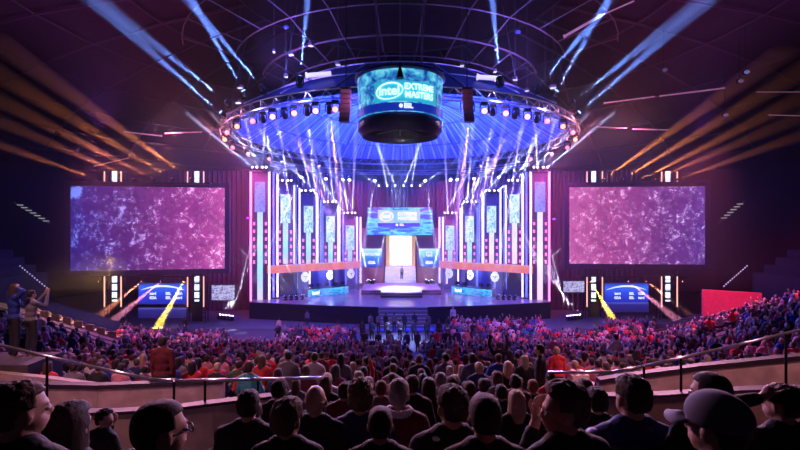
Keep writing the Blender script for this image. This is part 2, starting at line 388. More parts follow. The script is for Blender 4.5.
# ------------------------------------------------------------------ stage
ST = 1.7
stage_top = mat('glossy_stage_deck', (.24, .22, .26), .22, scale=1)
front = [(-15.3, 46.7), (-15.2, 46.6), (-8, 44.8), (-2.3, 43.9), (2.75, 43.9), (8.5, 44.8), (15.2, 46.6), (15.3, 46.7)]
mb = MB().prism([*front, (15.3, 66), (-15.3, 66)], .02, ST - .06); o = mb.build('stage', cloth_black)
tag(o, 'broad black-skirted main stage with shiny deck in front of the light towers', 'stage')
MB().prism([*front, (15.3, 66), (-15.3, 66)], ST - .06, ST).build('deck', stage_top, o)
def stair(name, x0, x1, y0, y1, z0, z1, n, m, label, nose=None):
    e = empty(name, ((x0 + x1) / 2, y0, z0), 0, label, 'stairs'); mb = MB(); nb = MB(); dy = (y1 - y0) / n; dz = (z1 - z0) / n
    for k in range(n):
        mb.box((0, (dy * k + (y1 - y0)) / 2 , dz * (k + .5)), (x1 - x0, (y1 - y0) - dy * k, dz))
        nb.box((0, dy * k + .03, dz * (k + 1) + .012), (x1 - x0, .10, .025))
    mb.build('step', m, e); nb.build('nosing', nose or rail_m, e); return e
stair_m = mat('grey_stair', (.20, .19, .22), .5); nos = mat('pale_nosing', (.6, .55, .6), .4)
stair('stage_stairs', -2.05, 2.6, 42.0, 43.85, 0.01, ST - .02, 6, stair_m, 'wide dark front stairs from the hall floor up to the stage', nos)
MB().box((.28, 41.4, .06), (5.6, 1.1, .1)).build('blue_light_patch', mat('blue_lit_floor', (.05, .12, .5), .8)).update_tag()  # thin blue slab stands in for the blue light on the floor
rn = bpy.data.objects['blue_light_patch']; tag(rn, 'blue-lit patch of floor at the foot of the front stage stairs', 'light_patch')
# raised centre platform with its low steps
pm = mat('pale_platform', (.62, .56, .55), .35)
pl = MB().prism([(-2.1, 50), (2.4, 50), (2.4, 52), (4.6, 52), (4.6, 58), (-4.4, 58), (-4.4, 52), (-2.1, 52)], ST + .01, 2.2).build('platform', [pm])
tag(pl, 'pale raised platform in the middle of the stage below the golden doorway', 'platform')
fr = mat('brown_riser', (.09, .05, .05), .6)
for (cx, cy, w) in ((.15, 49.6, 4.5), (-3.2, 51.65, 2.3), (3.5, 51.65, 2.3)):
    s = MB().box((cx, cy, ST + .11), (w, .5, .2)).box((cx, cy + .19, ST + .32), (w, .2, .2)).build('step', fr, pl)
stair('portal_stairs', -1.95, 2.05, 58.2, 61.4, 1.72, 4.0, 6, mat('white_stair', (.55, .55, .62), .5), 'grey white stairs rising to the bright golden doorway', nos)
MB()
# backdrop drapes behind the towers
def drape(name, x0, y0, x1, y1, z0, z1, label, m):
    n = 60; mb = MB(); r0, r1, r2, r3 = [], [], [], []
    d = Vector((x1 - x0, y1 - y0)); nn = Vector((-d.y, d.x)).normalized()
    for k in range(n + 1):
        t = k / n; w = .12 * math.sin(k * 2.1); x = x0 + d.x * t + nn.x * w; y = y0 + d.y * t + nn.y * w
        r0.append((x, y, z0)); r1.append((x, y, z1)); r2.append((x + nn.x * .06, y + nn.y * .06, z1)); r3.append((x + nn.x * .06, y + nn.y * .06, z0))
    mb.rings([r0, r1, r2, r3, r0], close=False, cap=False); o = mb.build(name, m); return tag(o, label, 'curtain')
dm = mat('maroon_drape', (.10, .035, .06), .9)
drape('stage_curtain', -26, 50, -15.9, 51.5, .02, 15.5, 'tall dark red drape between the left screen and the light towers', dm)
drape('stage_curtain', -14.9, 51.7, -5, 63.3, ST + .02, 15.5, 'tall dark red drape behind the left light towers', dm)
drape('stage_curtain', -5, 64, 5, 64, ST + .02, 15.5, 'tall dark red drape behind the main stage screen', dm)
drape('stage_curtain', 5, 63.3, 14.9, 51.7, ST + .02, 15.5, 'tall dark red drape behind the right light towers', dm)
drape('stage_curtain', 15.9, 51.5, 26, 50, .02, 15.5, 'tall dark red drape between the right screen and the light towers', dm)

# ------------------------------------------------------------------ screens
logo_white = mat('lit_white', (.9, .95, 1), .5, emit=1.15, ec=(.85, .95, 1)); logo_cy = mat('lit_cyan', (.2, .8, .95), .5, emit=.7, ec=(.02, .36, .62)); logo_navy = mat('lit_navy', (.02, .03, .3), .5, emit=.6, ec=(.02, .03, .35))
def ellipse_ring(cx, cz, a, b, t, n=36, y=0, rot=0, gap=None):
    mb = MB(); R1 = []
    for k in range(n + 1):
        w = 2 * math.pi * k / n; c, s = math.cos(w), math.sin(w); tt = t * (.6 + .4 * abs(math.sin(w / 2 + .6)))
        q = []
        for (ra, rb) in ((a, b), (a - tt, b - tt)):
            x = ra * c; z = rb * s; q.append((cx + x * math.cos(rot) - z * math.sin(rot), cz + x * math.sin(rot) + z * math.cos(rot)))
        R1.append(q)
    mb.rings([[(q[0][0], y - .02, q[0][1]), (q[1][0], y - .02, q[1][1]), (q[1][0], y + .01, q[1][1]), (q[0][0], y + .01, q[0][1])] for q in R1], cap=False)
    return mb
def screen(name, px0, px1, py0, py1, D0, D1, m, label, cat='screen', fw=.25, depth=.35, fm=None, group=None):
    a = P(px0, py0, D0); b = P(px1, py0, D1); Dm = (D0 + D1) / 2; zt = P(0, py0, Dm).z; zb = P(0, py1, Dm).z
    cx, cy = (a.x + b.x) / 2, (a.y + b.y) / 2; w = math.hypot(b.x - a.x, b.y - a.y); h = zt - zb; rz = math.atan2(b.y - a.y, b.x - a.x)
    e = empty(name, (cx, cy, zb), rz, label, cat, group)
    MB().box((0, 0, h / 2), (w, .12, h)).build('display', m, e)
    mb = MB()
    mb.box((0, .1 + depth / 2, h / 2), (w + fw, depth, h + fw))
    for s in (-1, 1):
        mb.box((s * (w / 2 + fw / 2 + .005), .0, h / 2), (fw, .3, h + 2 * fw)); mb.box((0, 0, h / 2 + s * (h / 2 + fw / 2 + .005)), (w, .3, fw))
    mb.build('frame', fm or black, e)
    return e, w, h
frame_m = mat('screen_frame', (.05, .02, .06), .5)
screen('video_screen', 71, 225, 187, 269.5, 42, 44, screen_mat('crowd_picture_left', crowd_pic(3.3, False, 1.35)), 'huge left video screen showing a purple and blue cheering crowd', fw=.45, depth=.5, fm=frame_m)
screen('video_screen', 569, 704.5, 187, 264, 46, 45, screen_mat('crowd_picture_right', crowd_pic(9.1, True, 1.3)), 'huge right video screen showing a pink and violet cheering crowd', fw=.5, depth=.5, fm=frame_m)
ms, w, h = screen('stage_screen', 367.5, 432.5, 207.5, 235, 60, 60, screen_mat('planet_picture', swirl([(.01, .02, .45), (.01, .10, .75), (.10, .75, .95), (.02, .18, .75)], 1.25, (3, 1, 5))), 'centre stage screen with white event logo above the golden doorway', fw=.06)
M0 = Matrix.Translation((0, -.12, h / 2))
MB().box((-.15, -.09, 2.42), (5.5, .05, 1.7)).build('logo_panel', logo_cy, ms)
MB().box((-.15, -.09, 1.32), (5.5, .05, .48)).build('caption_band', logo_navy, ms)
ellipse_ring(-1.75, 2.42, .88, .62, .09, y=-.14, rot=.12).build('logo_ring', logo_white, ms)
text('intel', .62, 'logo_lettering', logo_white, ms, Matrix.Translation((-1.75, -.14, 2.42)), .012)
text('EXTREME', .66, 'logo_lettering', logo_white, ms, Matrix.Translation((.95, -.14, 2.74)), .0, xs=.92)
text('MASTERS', .66, 'logo_lettering', logo_white, ms, Matrix.Translation((.95, -.14, 2.12)), .0, xs=.92)
text('ESL', .42, 'caption_lettering', logo_white, ms, Matrix.Translation((.25, -.14, 1.32)), .012)
MB().tube((-.4, -.11, 1.32), (-.4, -.14, 1.32), .16, n=16).build('caption_mark', logo_white, ms)
text('KATOWICE', .36, 'caption_lettering', logo_cy, ms, Matrix.Translation((.25, -.12, .72)), .008)
for (x0, x1, D, l, t1, side) in ((361.5, 382, 58, 'small blue team screen left of the golden doorway', 'VIRTUS.PRO', 1), (419, 439.5, 58, 'small blue team screen right of the golden doorway', 'G2', -1)):
    e, w, h = screen('team_screen', x0, x1, 248.5, 266.5, D, D, screen_mat('blue_fade_%d' % x0, gradz([(0, (.01, .06, .6)), (.45, (.02, .2, .8)), (.8, (.25, .8, .9)), (1, (.8, .95, 1))], 1.2)), l, fw=.05)
    text(t1, .45 if side > 0 else .8, 'team_lettering', logo_white, e, Matrix.Translation((0, -.09, h * .68)), .01, xs=.85)
    text('G2A', .5, 'sponsor_lettering', logo_white, e, Matrix.Translation((0, -.09, h * .22)), .02)
# golden portal
pe = empty('golden_doorway', (.08, 62, 4.0), 0, 'tall glowing golden white doorway at the top of the stage stairs', 'doorway')
gold = screen_mat('gold_glow', lambda nt, b: (b.inputs['Emission Color'].__setattr__('default_value', (1, .80, .52, 1)), b.inputs['Emission Strength'].__setattr__('default_value', 1.15)))
def goldbuild(nt, b):
    tc = nt.nodes.new('ShaderNodeTexCoord'); br = nt.nodes.new('ShaderNodeTexBrick'); mp = nt.nodes.new('ShaderNodeMapping')
    mp.inputs['Rotation'].default_value = (R(90), 0, 0); nt.links.new(tc.outputs['Object'], mp.inputs[0]); nt.links.new(mp.outputs[0], br.inputs[0])
    br.offset = 0; br.inputs['Scale'].default_value = 1.6; br.inputs['Color1'].default_value = (1, .86, .62, 1); br.inputs['Color2'].default_value = (1, .95, .80, 1); br.inputs['Mortar'].default_value = (.8, .5, .2, 1); br.inputs['Mortar Size'].default_value = .03
    nt.links.new(br.outputs[0], b.inputs['Emission Color']); b.inputs['Emission Strength'].default_value = 1.8
goldp = screen_mat('gold_panel', goldbuild)
MB().box((0, .4, 2.05), (3.0, .1, 4.1)).build('light_panel', goldp, pe)
for s in (-1, 1): MB().box((s * 1.75, .2, 2.05), (.42, .5, 4.1)).build('jamb', mat('gold_trim', (.8, .55, .25), .3, .5, emit=.5, ec=(1, .6, .25)), pe)
MB().box((0, .2, 4.15), (4, .5, .15)).build('lintel', mat('gold_trim', (1, 1, 1)), pe)
for s in (-1, 1):
    o = MB().box((s * 4.2 + .1, 61.8, 5.4), (4.0, .3, 7.4)).build('portal_flat', mat('plum_flat', (.30, .15, .19), .7))
    tag(o, 'plain plum scenery panel %s of the golden doorway' % ('left' if s < 0 else 'right'), 'scenery')
# light towers
tube_pink = mat('pink_tube', (1, .5, .8), .4, emit=1.5, ec=(1, .28, .62)); tube_white = mat('violet_white_tube', (.9, .8, 1), .4, emit=1.8, ec=(.72, .62, 1)); tube_blue = mat('blue_tube', (.3, .3, 1), .4, emit=1.5, ec=(.07, .11, 1))
dash_m = mat('pink_dash', (1, .3, .6), .4, emit=1.6, ec=(1, .18, .5)); tower_bk = mat('tower_backing', (.10, .04, .10), .6)
led_m = screen_mat('led_swirl', swirl([(.08, .2, .85), (.35, .65, .95), (.75, .9, 1), (.2, .35, .95)], 1.25, (2, 1, 4)))
led_m2 = screen_mat('led_violet', swirl([(.12, .1, .75), (.25, .3, .95), (.18, .15, .8)], 1.2, (2, 1, 4)))
strip_m = screen_mat('led_strip', gradz([(0, (.75, .62, .95)), (.35, (.35, .8, .95)), (.7, (.6, .9, 1)), (1, (.5, .75, 1))], 1.35))
strip_p = screen_mat('led_strip_pink', gradz([(0, (.95, .6, .9)), (.4, (.95, .8, 1)), (1, (.75, .75, 1))], 1.45))
TW = [(260, 171, 182, 212, 301, 48, 10), (285.5, 184, 194.5, 223, 264, 50.5, 9.5), (308.5, 194, 206, 232.5, 264, 53, 9), (330.5, 205, 216, 242, 263, 55.5, 8.5), (350, 216, 225.5, 250, 262, 58, 8.5)]
NM = ['outermost', 'second from outside', 'middle', 'second from inside', 'innermost']
tower_tops = []
for side in (-1, 1):
    for k, (px, ytop, y0, y1, yb, D, wp) in enumerate(TW):
        if side > 0: px = 800 - px
        dz = 0
        top = P(px, ytop, D); zb = P(px, yb, D).z if k else ST + .01
        zb0 = zb if k == 0 else ST + 0.01
        e = empty('light_tower', (top.x, D, zb0), -side * R(18 if k else 10) , '%s tall LED light tower on the %s side of the stage' % (NM[k], 'left' if side < 0 else 'right'), 'light tower', 'LED light towers flanking the stage')
        H = top.z - zb0; s_ = D / F; wd = wp * s_
        zl0 = P(px, y1, D).z - zb0; zl1 = P(px, y0, D).z - zb0; zs = P(px, yb, D).z - zb0 + (.02 if k else .02)
        W = 19 * s_ * (1 - .05 * k)
        MB().box((0, .25, H / 2), (W * .86, .16, H)).box((0, .06, H - .05), (W, .5, .1)).build('backing', tower_bk, e)
        MB().box((0, 0, (zl0 + zl1) / 2), (wd, .18, zl1 - zl0)).build('led_panel', led_m2 if k == 0 else led_m, e)
        MB().box((0, .03, (zs + zl0) / 2), (wd * .52, .14, zl0 - zs)).build('led_strip', strip_p if (side > 0 and k < 3) else strip_m, e)
        for s in (-1, 1):
            MB().box((s * W * .47, .05, (zs + H) / 2), (.2 if k == 0 else .13, .16, H - zs)).build('edge_tube', tube_pink if k < 2 and s == side else (tube_white if s * side < 0 else tube_blue), e)
            dd = MB(); z = zs + .3; mz = zl0 - .2 if k else zl0 - .2
            zlim = min(mz, P(0, 218, D).z - zb0) if k == 0 else mz
            if k == 0: z = P(0, 262, D).z - zb0
            while z < zlim: dd.box((s * W * .30, .0, z), (.17, .14, .32)); z += .8
            if len(dd.bm.verts): dd.build('dash_lights', dash_m, e)
            else: dd.bm.free()
        tower_tops.append((side, k, top, D, W))
# slim light bars standing between the towers
BARS = [(273.5, 172, 300, 48.8, 'b'), (277.5, 174, 301, 49, 'w'), (295.5, 185, 264, 51.5, 'b'), (299.5, 188, 264, 51.8, 'w'), (317.5, 196, 263, 54, 'w'), (321, 200, 263, 54.2, 'b'), (339.5, 208, 263, 56.8, 'w'), (343, 212, 262, 57, 'b'), (357.5, 217, 262, 58.5, 'b'), (360.5, 217, 283, 58.8, 'w')]
for side in (-1, 1):
    for k, (px, y0, y1, D, c) in enumerate(BARS):
        q = px if side < 0 else 800 - px
        t = P(q, y0, D); b = P(q, y1, D)
        e = empty('light_bar', (t.x, D, ST), 0, 'slim %s glowing bar, %s from the outside, between the %s light towers' % ('blue' if c == 'b' else 'violet white', ORD[k], 'left' if side < 0 else 'right'), 'light bar', 'slim light bars between the towers')
        MB().tube((0, 0, b.z - ST), (0, 0, t.z - ST), .1, n=8).build('glowing_tube', tube_blue if c == 'b' else tube_white, e)
        MB().box((0, .12, (t.z - ST) / 2), (.16, .1, t.z - ST)).box((0, 0.05, .06), (.4, .4, .1)).build('stand', black, e)
# balconies
fascia_m = screen_mat('fascia_glow', gradz([(0, (1, .22, .30)), (.6, (1, .25, .16)), (.9, (1, .35, .22)), (1, (1, .35, .6))], 1.05))
for side in (-1, 1):
    a = Vector((side * 13.9, 48.2)); b = Vector((side * 4.75, 54.8)); d = (b - a); L = d.length; rz = math.atan2(d.y, d.x)
    e = empty('balcony', ((a.x + b.x) / 2, (a.y + b.y) / 2, ST + .01), rz if side < 0 else rz + math.pi, 'long balcony with glowing orange pink front on the %s of the stage' % ('left' if side < 0 else 'right'), 'balcony', 'stage balconies')
    MB().box((0, 0, 3.1), (L, .3, .85)).build('fascia', fascia_m, e)
    MB().box((0, .9, 3.0), (L, 1.5, .2)).build('deck', black, e)
    for t in (-.49, -.2, .2, .49): MB().box((L * t, .3, 1.34), (.14, .14, 2.65)).build('post', black, e)
# player booths under the balconies
desk_led = screen_mat('desk_led', swirl([(.01, .05, .5), (.02, .2, .8), (.1, .6, .95), (.01, .08, .6)], 1.2, (6, 1, 3)))
booth_wall = mat('booth_wall', (.05, .05, .25), .5)
for side in (-1, 1):
    sd = 'left' if side < 0 else 'right'
    a = Vector((side * 12.2, 51.2)); b = Vector((side * 5.2, 56.5)); d = b - a; L = d.length; rz = math.atan2(d.y, d.x) + (0 if side < 0 else math.pi)
    e = empty('player_booth', ((a.x + b.x) / 2, (a.y + b.y) / 2, ST + .01), rz, 'blue lit player booth wall under the %s balcony' % sd, 'booth', 'player booths under the balconies')
    MB().box((0, 0, 1.35), (L, .15, 2.7)).build('back_wall', booth_wall, e)
    for t in (-.42, -.24, .05, .3, .47): MB().box((L * t, -.12, 1.6), (.16, .1, 1.9)).build('light_strip', tube_white if t < 0 else tube_blue, e)
    lamp('booth_lamp', 'POINT', (0, -1.2, 2.3), None, 260, (.15, .2, 1), size=.2, parent=e)
    # hanging team emblems: round shields with a dark mark
    for j, t in enumerate((-.28, .08, .40)):
        q = a + d * (t + .5) if side < 0 else b - d * (t + .5)
        q = Vector((a.x + d.x * (t + .5) if side < 0 else a.x + d.x * (t + .5), a.y + d.y * (t + .5)))
        g = empty('team_emblem', (q.x, q.y - .55, ST + 2.55), rz, '%s glowing white team emblem hanging under the %s balcony' % (('outer', 'middle', 'inner')[j], sd), 'emblem', 'white emblems under the balconies')
        mbb = MB(); pts = [(-.45, .25), (-.5, -.1), (-.3, -.42), (0, -.6), (.3, -.42), (.5, -.1), (.45, .25), (.2, .45), (-.2, .45)]
        mbb.rings([[(x, y, z - .6) for x, z in pts] for y in (0, .08)]); mbb.build('shield', logo_white, g)
        MB().box((-.16, -.03, -.55), (.16, .04, .12)).box((.18, -.03, -.55), (.16, .04, .12)).box((0, -.03, -.6), (.5, .04, .05)).box((.05, -.03, -.75), (.1, .04, .36)).build('mark', black, g)
        MB().tube((0, .05, -.2), (0, .05, .02), .02).box((0, .05, -.08), (.6, .05, .05)).build('hanger', logo_white, g)
    # desk with monitors
    q = Vector((side * 7.9, 51.0)); g = empty('player_desk', (q.x, q.y, ST + .01), rz, 'long player desk with blue LED front on the %s of the stage' % sd, 'desk', 'player desks on the stage')
    MB().box((0, 0, .42), (5.0, .1, .8)).build('led_front', desk_led, g); MB().box((0, .4, .85), (5.1, .9, .06)).build('desktop', black, g)
    text('intel', .5, 'desk_lettering', logo_white, g, Matrix.Translation((-1.6, -.1, .42)), .03)
    for s in (-1, 1): MB().box((s * 2.45, .4, .41), (.08, .8, .82)).build('side_panel', black, g)
    for j in range(5):
        mo = empty('monitor', (0, 0, 0), 0, '%s monitor from the left on the %s player desk' % (ORD[j], sd), 'monitor', 'monitors on the player desks')
        M = Matrix.Translation((q.x, q.y, ST + .89)) @ Matrix.Rotation(rz, 4, 'Z') @ Matrix.Translation((-2 + j, .35, .0)); mo.matrix_world = M
        MB().box((0, 0, .32), (.58, .05, .34)).build('panel', black, mo); MB().box((0, .05, .08), (.05, .04, .16)).box((0, .05, .008), (.24, .16, .016)).build('stand', black, mo)

# ------------------------------------------------------------------ screen towers (scaffold with LED column and two tubes)
warm_tube = mat('warm_tube', (1, .7, .6), .4, emit=1.5, ec=(1, .45, .3)); led_blk = mat('led_block', (.8, .85, 1), .4, emit=2.0, ec=(.6, .68, 1))
for k, (px, D) in enumerate(((115.5, 43.6), (197.5, 44.9), (593, 47), (667, 46.4))):
    b = P(px, 0, D); side = 'left' if px < 400 else 'right'; inout = 'outer' if k in (0, 3) else 'inner'
    e = empty('screen_tower', (b.x, D, .02), 0, '%s dark scaffold tower with glowing tubes holding the %s video screen' % (inout, side), 'tower', 'towers behind the video screens')
    zt = P(0, 171, D).z
    mb = MB()
    for sx in (-.9, .9):
        for sy in (-.3, .3): mb.tube((sx, sy, 0), (sx, sy, zt - .1), .05, n=6)
    z = .3
    while z < zt - .8: mb.tube((-.9, -.3, z), (.9, -.3, z + .7), .025, n=5).tube((.9, .3, z), (-.9, .3, z + .7), .025, n=5).tube((-.9, -.3, z + .7), (.9, -.3, z + .7), .025, n=5); z += 1
    mb.box((0, -.05, zt / 2), (1.0, .1, zt - .2)); mb.build('scaffold', black, e)
    def zz(y): return P(0, y, D).z - .02
    for (y0, y1) in ((171.5, 183), (276, 282), (284, 290), (292, 297.5), (299.5, 301)): MB().box((0, -.15, (zz(y0) + zz(y1)) / 2), (.42, .1, zz(y0) - zz(y1))).build('led_block', led_blk, e)
    for s in (-1, 1):
        for (y0, y1) in ((172, 184), (276, 306)): MB().tube((s * .78, -.42, zz(y1)), (s * .78, -.42, zz(y0)), .055, n=8).build('glowing_tube', warm_tube, e)
# lower side screens with arc picture
for (x0, x1, D, l, tx) in ((139, 187, 46, 'blue sponsor screen under the left video screen', -1), (604, 648, 49, 'blue sponsor screen under the right video screen', 1)):
    e, w, h = screen('sponsor_screen', x0, x1, 283, 304, D, D, screen_mat('earth_%d' % x0, gradz([(0, (.01, .02, .4)), (.5, (.02, .06, .75)), (.8, (.03, .15, .9)), (1, (.01, .03, .35))], 1.3)), l, fw=.05)
    mb = MB(); n = 20; ra = []; 
    for k in range(n + 1):
        x = -w * .45 + w * .9 * k / n; z = h * .82 - (x / w) ** 2 * 1.6; t = .14 * (1 - (2 * k / n - 1) ** 2) + .02
        ra.append([(x, -.09, z), (x, -.09, z + t), (x, -.07, z + t), (x, -.07, z)])
    mb.rings(ra, close=True, cap=True); mb.build('light_arc', logo_white, e)
    for j, (t, xx, zf) in enumerate((('intel', -.2, .5), ('benq', .12, .5), ('asus', .34, .5), ('G2A', -.2, .3), ('ESL', .12, .3), ('TT', .34, .3))):
        text(('intel', 'ESL', 'G2A', 'G2A', 'ESL', 'intel')[j], .36, 'sponsor_lettering', logo_white, e, Matrix.Translation((w * xx, -.09, h * zf)), .012)
    o = MB().box((P((x0 + x1) / 2, 0, D - 1).x, D - 1, .9), (P(x1 - 6, 0, D).x - P(x0 - 6, 0, D).x, .1, 1.0)).build('blue_banner', screen_mat('banner_%d' % x0, gradz([(0, (.03, .02, .25)), (.8, (.04, .04, .5)), (1, (.2, .2, .9))], .6)))  # reflected screen light is put into the banner as a glow
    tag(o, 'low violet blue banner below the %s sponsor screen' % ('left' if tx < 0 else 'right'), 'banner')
for (x0, x1, y0, y1, D, l) in ((212, 235, 285, 300, 46, 'small white blue screen beside the left end of the stage'), (563, 584, 281, 292, 47, 'small white blue screen beside the right end of the stage')):
    screen('side_monitor', x0, x1, y0, y1, D, D, screen_mat('pic_%d' % x0, swirl([(.02, .02, .15), (.25, .2, .7), (.8, .8, 1), (.1, .05, .3)], .9, (7, 1, 7))), l, fw=.06)
    MB()

# ------------------------------------------------------------------ moving heads
lens_mats = {}
def lens_mat(c, s):
    k = (c, s)
    if k not in lens_mats: lens_mats[k] = mat('lens_%d' % len(lens_mats), c, .3, emit=s, ec=c)
    return lens_mats[k]
proto_meshes = {}
SHM = {}
def shaft_mat(sig):
    if sig not in SHM:
        hm = bpy.data.materials.new('beam_cone_smoke'); hm.use_nodes = True; nt = hm.node_tree; nt.nodes.clear()
        ou = nt.nodes.new('ShaderNodeOutputMaterial'); vs = nt.nodes.new('ShaderNodeVolumeScatter'); vs.inputs['Density'].default_value = sig; vs.inputs['Anisotropy'].default_value = .1
        nt.links.new(vs.outputs[0], ou.inputs['Volume']); SHM[sig] = hm
    return SHM[sig]
def fmesh(key, fn, m):
    if key not in proto_meshes:
        o = fn().build(key, m); proto_meshes[key] = o.data; bpy.data.objects.remove(o)
    return proto_meshes[key]
FIX = []
def fixture(loc, target, color, spot, energy, label, group, hang=True, lens=6, s=1.0, blend=.3, size=.06, cat='stage light'):
    loc = Vector(loc); sg = 1 if hang else -1
    e = empty('moving_head', loc, 0, label, cat, group); e.scale = (s, s, s)
    def child(nm, me):
        o = bpy.data.objects.new(nm, me); COL.objects.link(o); o.parent = e; return o
    child('base', fmesh('base%d' % sg, lambda: MB().box((0, 0, sg * -.06), (.34, .26, .12)), black))
    child('yoke', fmesh('yoke%d' % sg, lambda: MB().box((-.2, 0, sg * -.32), (.05, .12, .42)).box((.2, 0, sg * -.32), (.05, .12, .42)).box((0, 0, sg * -.13), (.44, .12, .05)), black))
    pv = loc + Vector((0, 0, sg * -.4)) * s; d = (Vector(target) - pv).normalized(); q = d.to_track_quat('-Z', 'Y')
    hd = child('head', fmesh('head', lambda: MB().tube((0, 0, .2), (0, 0, -.2), .13, .17, 14).tube((0, 0, .26), (0, 0, .2), .08, .13, 14), black))
    hd.location = (0, 0, sg * -.4); hd.rotation_mode = 'QUATERNION'; hd.rotation_quaternion = q
    ln = bpy.data.objects.new('lens', fmesh('lens' + str(color) + str(lens), lambda: MB().ball((0, 0, -.2), (.14, .14, .05), 12, 6), lens_mat(color, lens))); COL.objects.link(ln); ln.parent = hd
    if energy < 10:      # a visible shaft: energy is its brightness; an added beam-shaped smoke cone makes it show
        L = (Vector(target) - pv).length; th = math.tan(R(spot / 2)); sig = .17 if spot < 2 else (.12 if spot < 4.5 else (.22 if spot == 6 else .10))
        watts = 4 * math.pi * energy * 12.6 * 6 / (sig * 2 * th) * 2.6
        lamp('beam_lamp', 'SPOT', pv + d * .36 * s, target, watts, color, spot, min(blend, .5), min(size, .04))
        if spot == 6: L *= 1.9
        sh = MB().tube((0, 0, -.30), (0, 0, -L / s), .05, L / s * th * 1.12, 12).build('light_beam', shaft_mat(sig), hd)
    elif energy:
        lamp('beam_lamp', 'SPOT', pv + d * .36 * s, target, energy, color, spot, blend, size)
    return e

# ------------------------------------------------------------------ ring truss, canopy, score cube
RC = Vector((0, 42, 0))
def ringp(deg, r=15, z=17): return Vector((r * math.sin(R(deg)), 42 - r * math.cos(R(deg)), z))
mb = MB()
for (r, z) in ((14.6, 17.0), (15.3, 17.0), (14.95, 17.7)):
    pts = hoop(r, z, 0, 0, 360, 5)
    for a, b in zip(pts, pts[1:]): mb.tube(a, b, .05, n=5)
for a in range(0, 360, 5):
    A = ringp(a, 14.6, 17); B = ringp(a + 2.5, 14.95, 17.7); Cc = ringp(a + 5, 15.3, 17); Dd = ringp(a + 5, 14.6, 17)
    mb.tube(A, B, .03, n=4).tube(B, Dd, .03, n=4).tube(B, Cc, .03, n=4).tube(A, ringp(a, 15.3, 17), .03, n=4)
o = mb.build('lighting_truss', alu); tag(o, 'big circular aluminium lighting truss hanging around the blue canopy', 'truss')
# cables
for a in range(0, 360, 30): MB().tube(ringp(a, 14.95, 17.7), ringp(a, 13.5, 24.0), .02, n=4).build('cable', steel, o)
def canopy_rings(off, n=180, pleat=.07):
    out = []
    for (r, z) in ((14.4, 17.5), (12.0, 18.9), (9.0, 20.6)):
        out.append([((r + off - pleat * (k % 2)) * math.sin(2 * math.pi * k / n), 42 - (r + off - pleat * (k % 2)) * math.cos(2 * math.pi * k / n), z - off * .0) for k in range(n)])
    return out
def fabric(nt, b):                                          # narrow radial strips of blue and pale cloth
    tc = nt.nodes.new('ShaderNodeTexCoord'); mp = nt.nodes.new('ShaderNodeMapping'); mp.inputs['Location'].default_value = (0, -42, 0); nt.links.new(tc.outputs['Object'], mp.inputs[0])
    g = nt.nodes.new('ShaderNodeTexGradient'); g.gradient_type = 'RADIAL'; nt.links.new(mp.outputs[0], g.inputs[0])
    n = nt.nodes.new('ShaderNodeTexNoise'); n.noise_dimensions = '1D'; n.inputs['Scale'].default_value = 260; n.inputs['Detail'].default_value = 3; nt.links.new(g.outputs['Fac'], n.inputs['W'])
    c = ramp(nt, n.outputs['Fac'], [(.35, (.08, .14, .6)), (.55, (.14, .24, .85)), (.70, (.65, .78, 1))]); nt.links.new(c, b.inputs['Base Color']); b.inputs['Roughness'].default_value = .7
cf = screen_mat('canopy_fabric', fabric)
cano = MB().rings(canopy_rings(-.12), cap=False).build('canopy', cf)
tag(cano, 'pleated fabric canopy glowing blue inside the circular truss', 'canopy')
mb = MB().rings([hoop(r, z, 0, 0, 359, 5) for (r, z) in ((8.9, 20.6), (5, 21.5), (.2, 22))], cap=False); mb.build('canopy_top', cf, cano)
navy = mat('navy_panel', (.03, .05, .28), .5)
mb = MB()
for k in range(24):
    a0, a1 = k * 15 + .25, k * 15 + 14.75
    mb.rings([[ringp(a0, 15.0, 17.75), ringp(a1, 15.0, 17.75), ringp(a1, 14.9, 17.72), ringp(a0, 14.9, 17.72)], [ringp(a0, 9.35, 21.0), ringp(a1, 9.35, 21.0), ringp(a1, 9.25, 20.95), ringp(a0, 9.25, 20.95)]])
mb.build('outer_panel', navy, cano)
mb = MB(); seam = mat('pale_seam', (.55, .6, .9), .4, .3)
for k in range(24): mb.tube(ringp(k * 15, 15.05, 17.8), ringp(k * 15, 9.4, 21.08), .045, n=5)
for r, z in ((9.4, 21.08), (12.2, 19.45)):
    pts = hoop(r, z, 0, 0, 360, 5)
    for a, b in zip(pts, pts[1:]): mb.tube(a, b, .05, n=5)
mb.build('seam_frame', seam, cano)
mb = MB()
for k in range(12): mb.tube(ringp(k * 30, 14.2, 17.5), ringp(k * 30, 9, 20.45), .06, n=5).tube(ringp(k * 30, 8.9, 20.5), ringp(k * 30, 1, 21.7), .06, n=5)
for r, z in ((12.0, 18.75), (9, 20.4), (5, 21.3)):
    pts = hoop(r, z, 0, 0, 360, 10)
    for a, b in zip(pts, pts[1:]): mb.tube(a, b, .06, n=5)
mb.build('rib', mat('blue_rib', (.05, .06, .3), .5), cano)
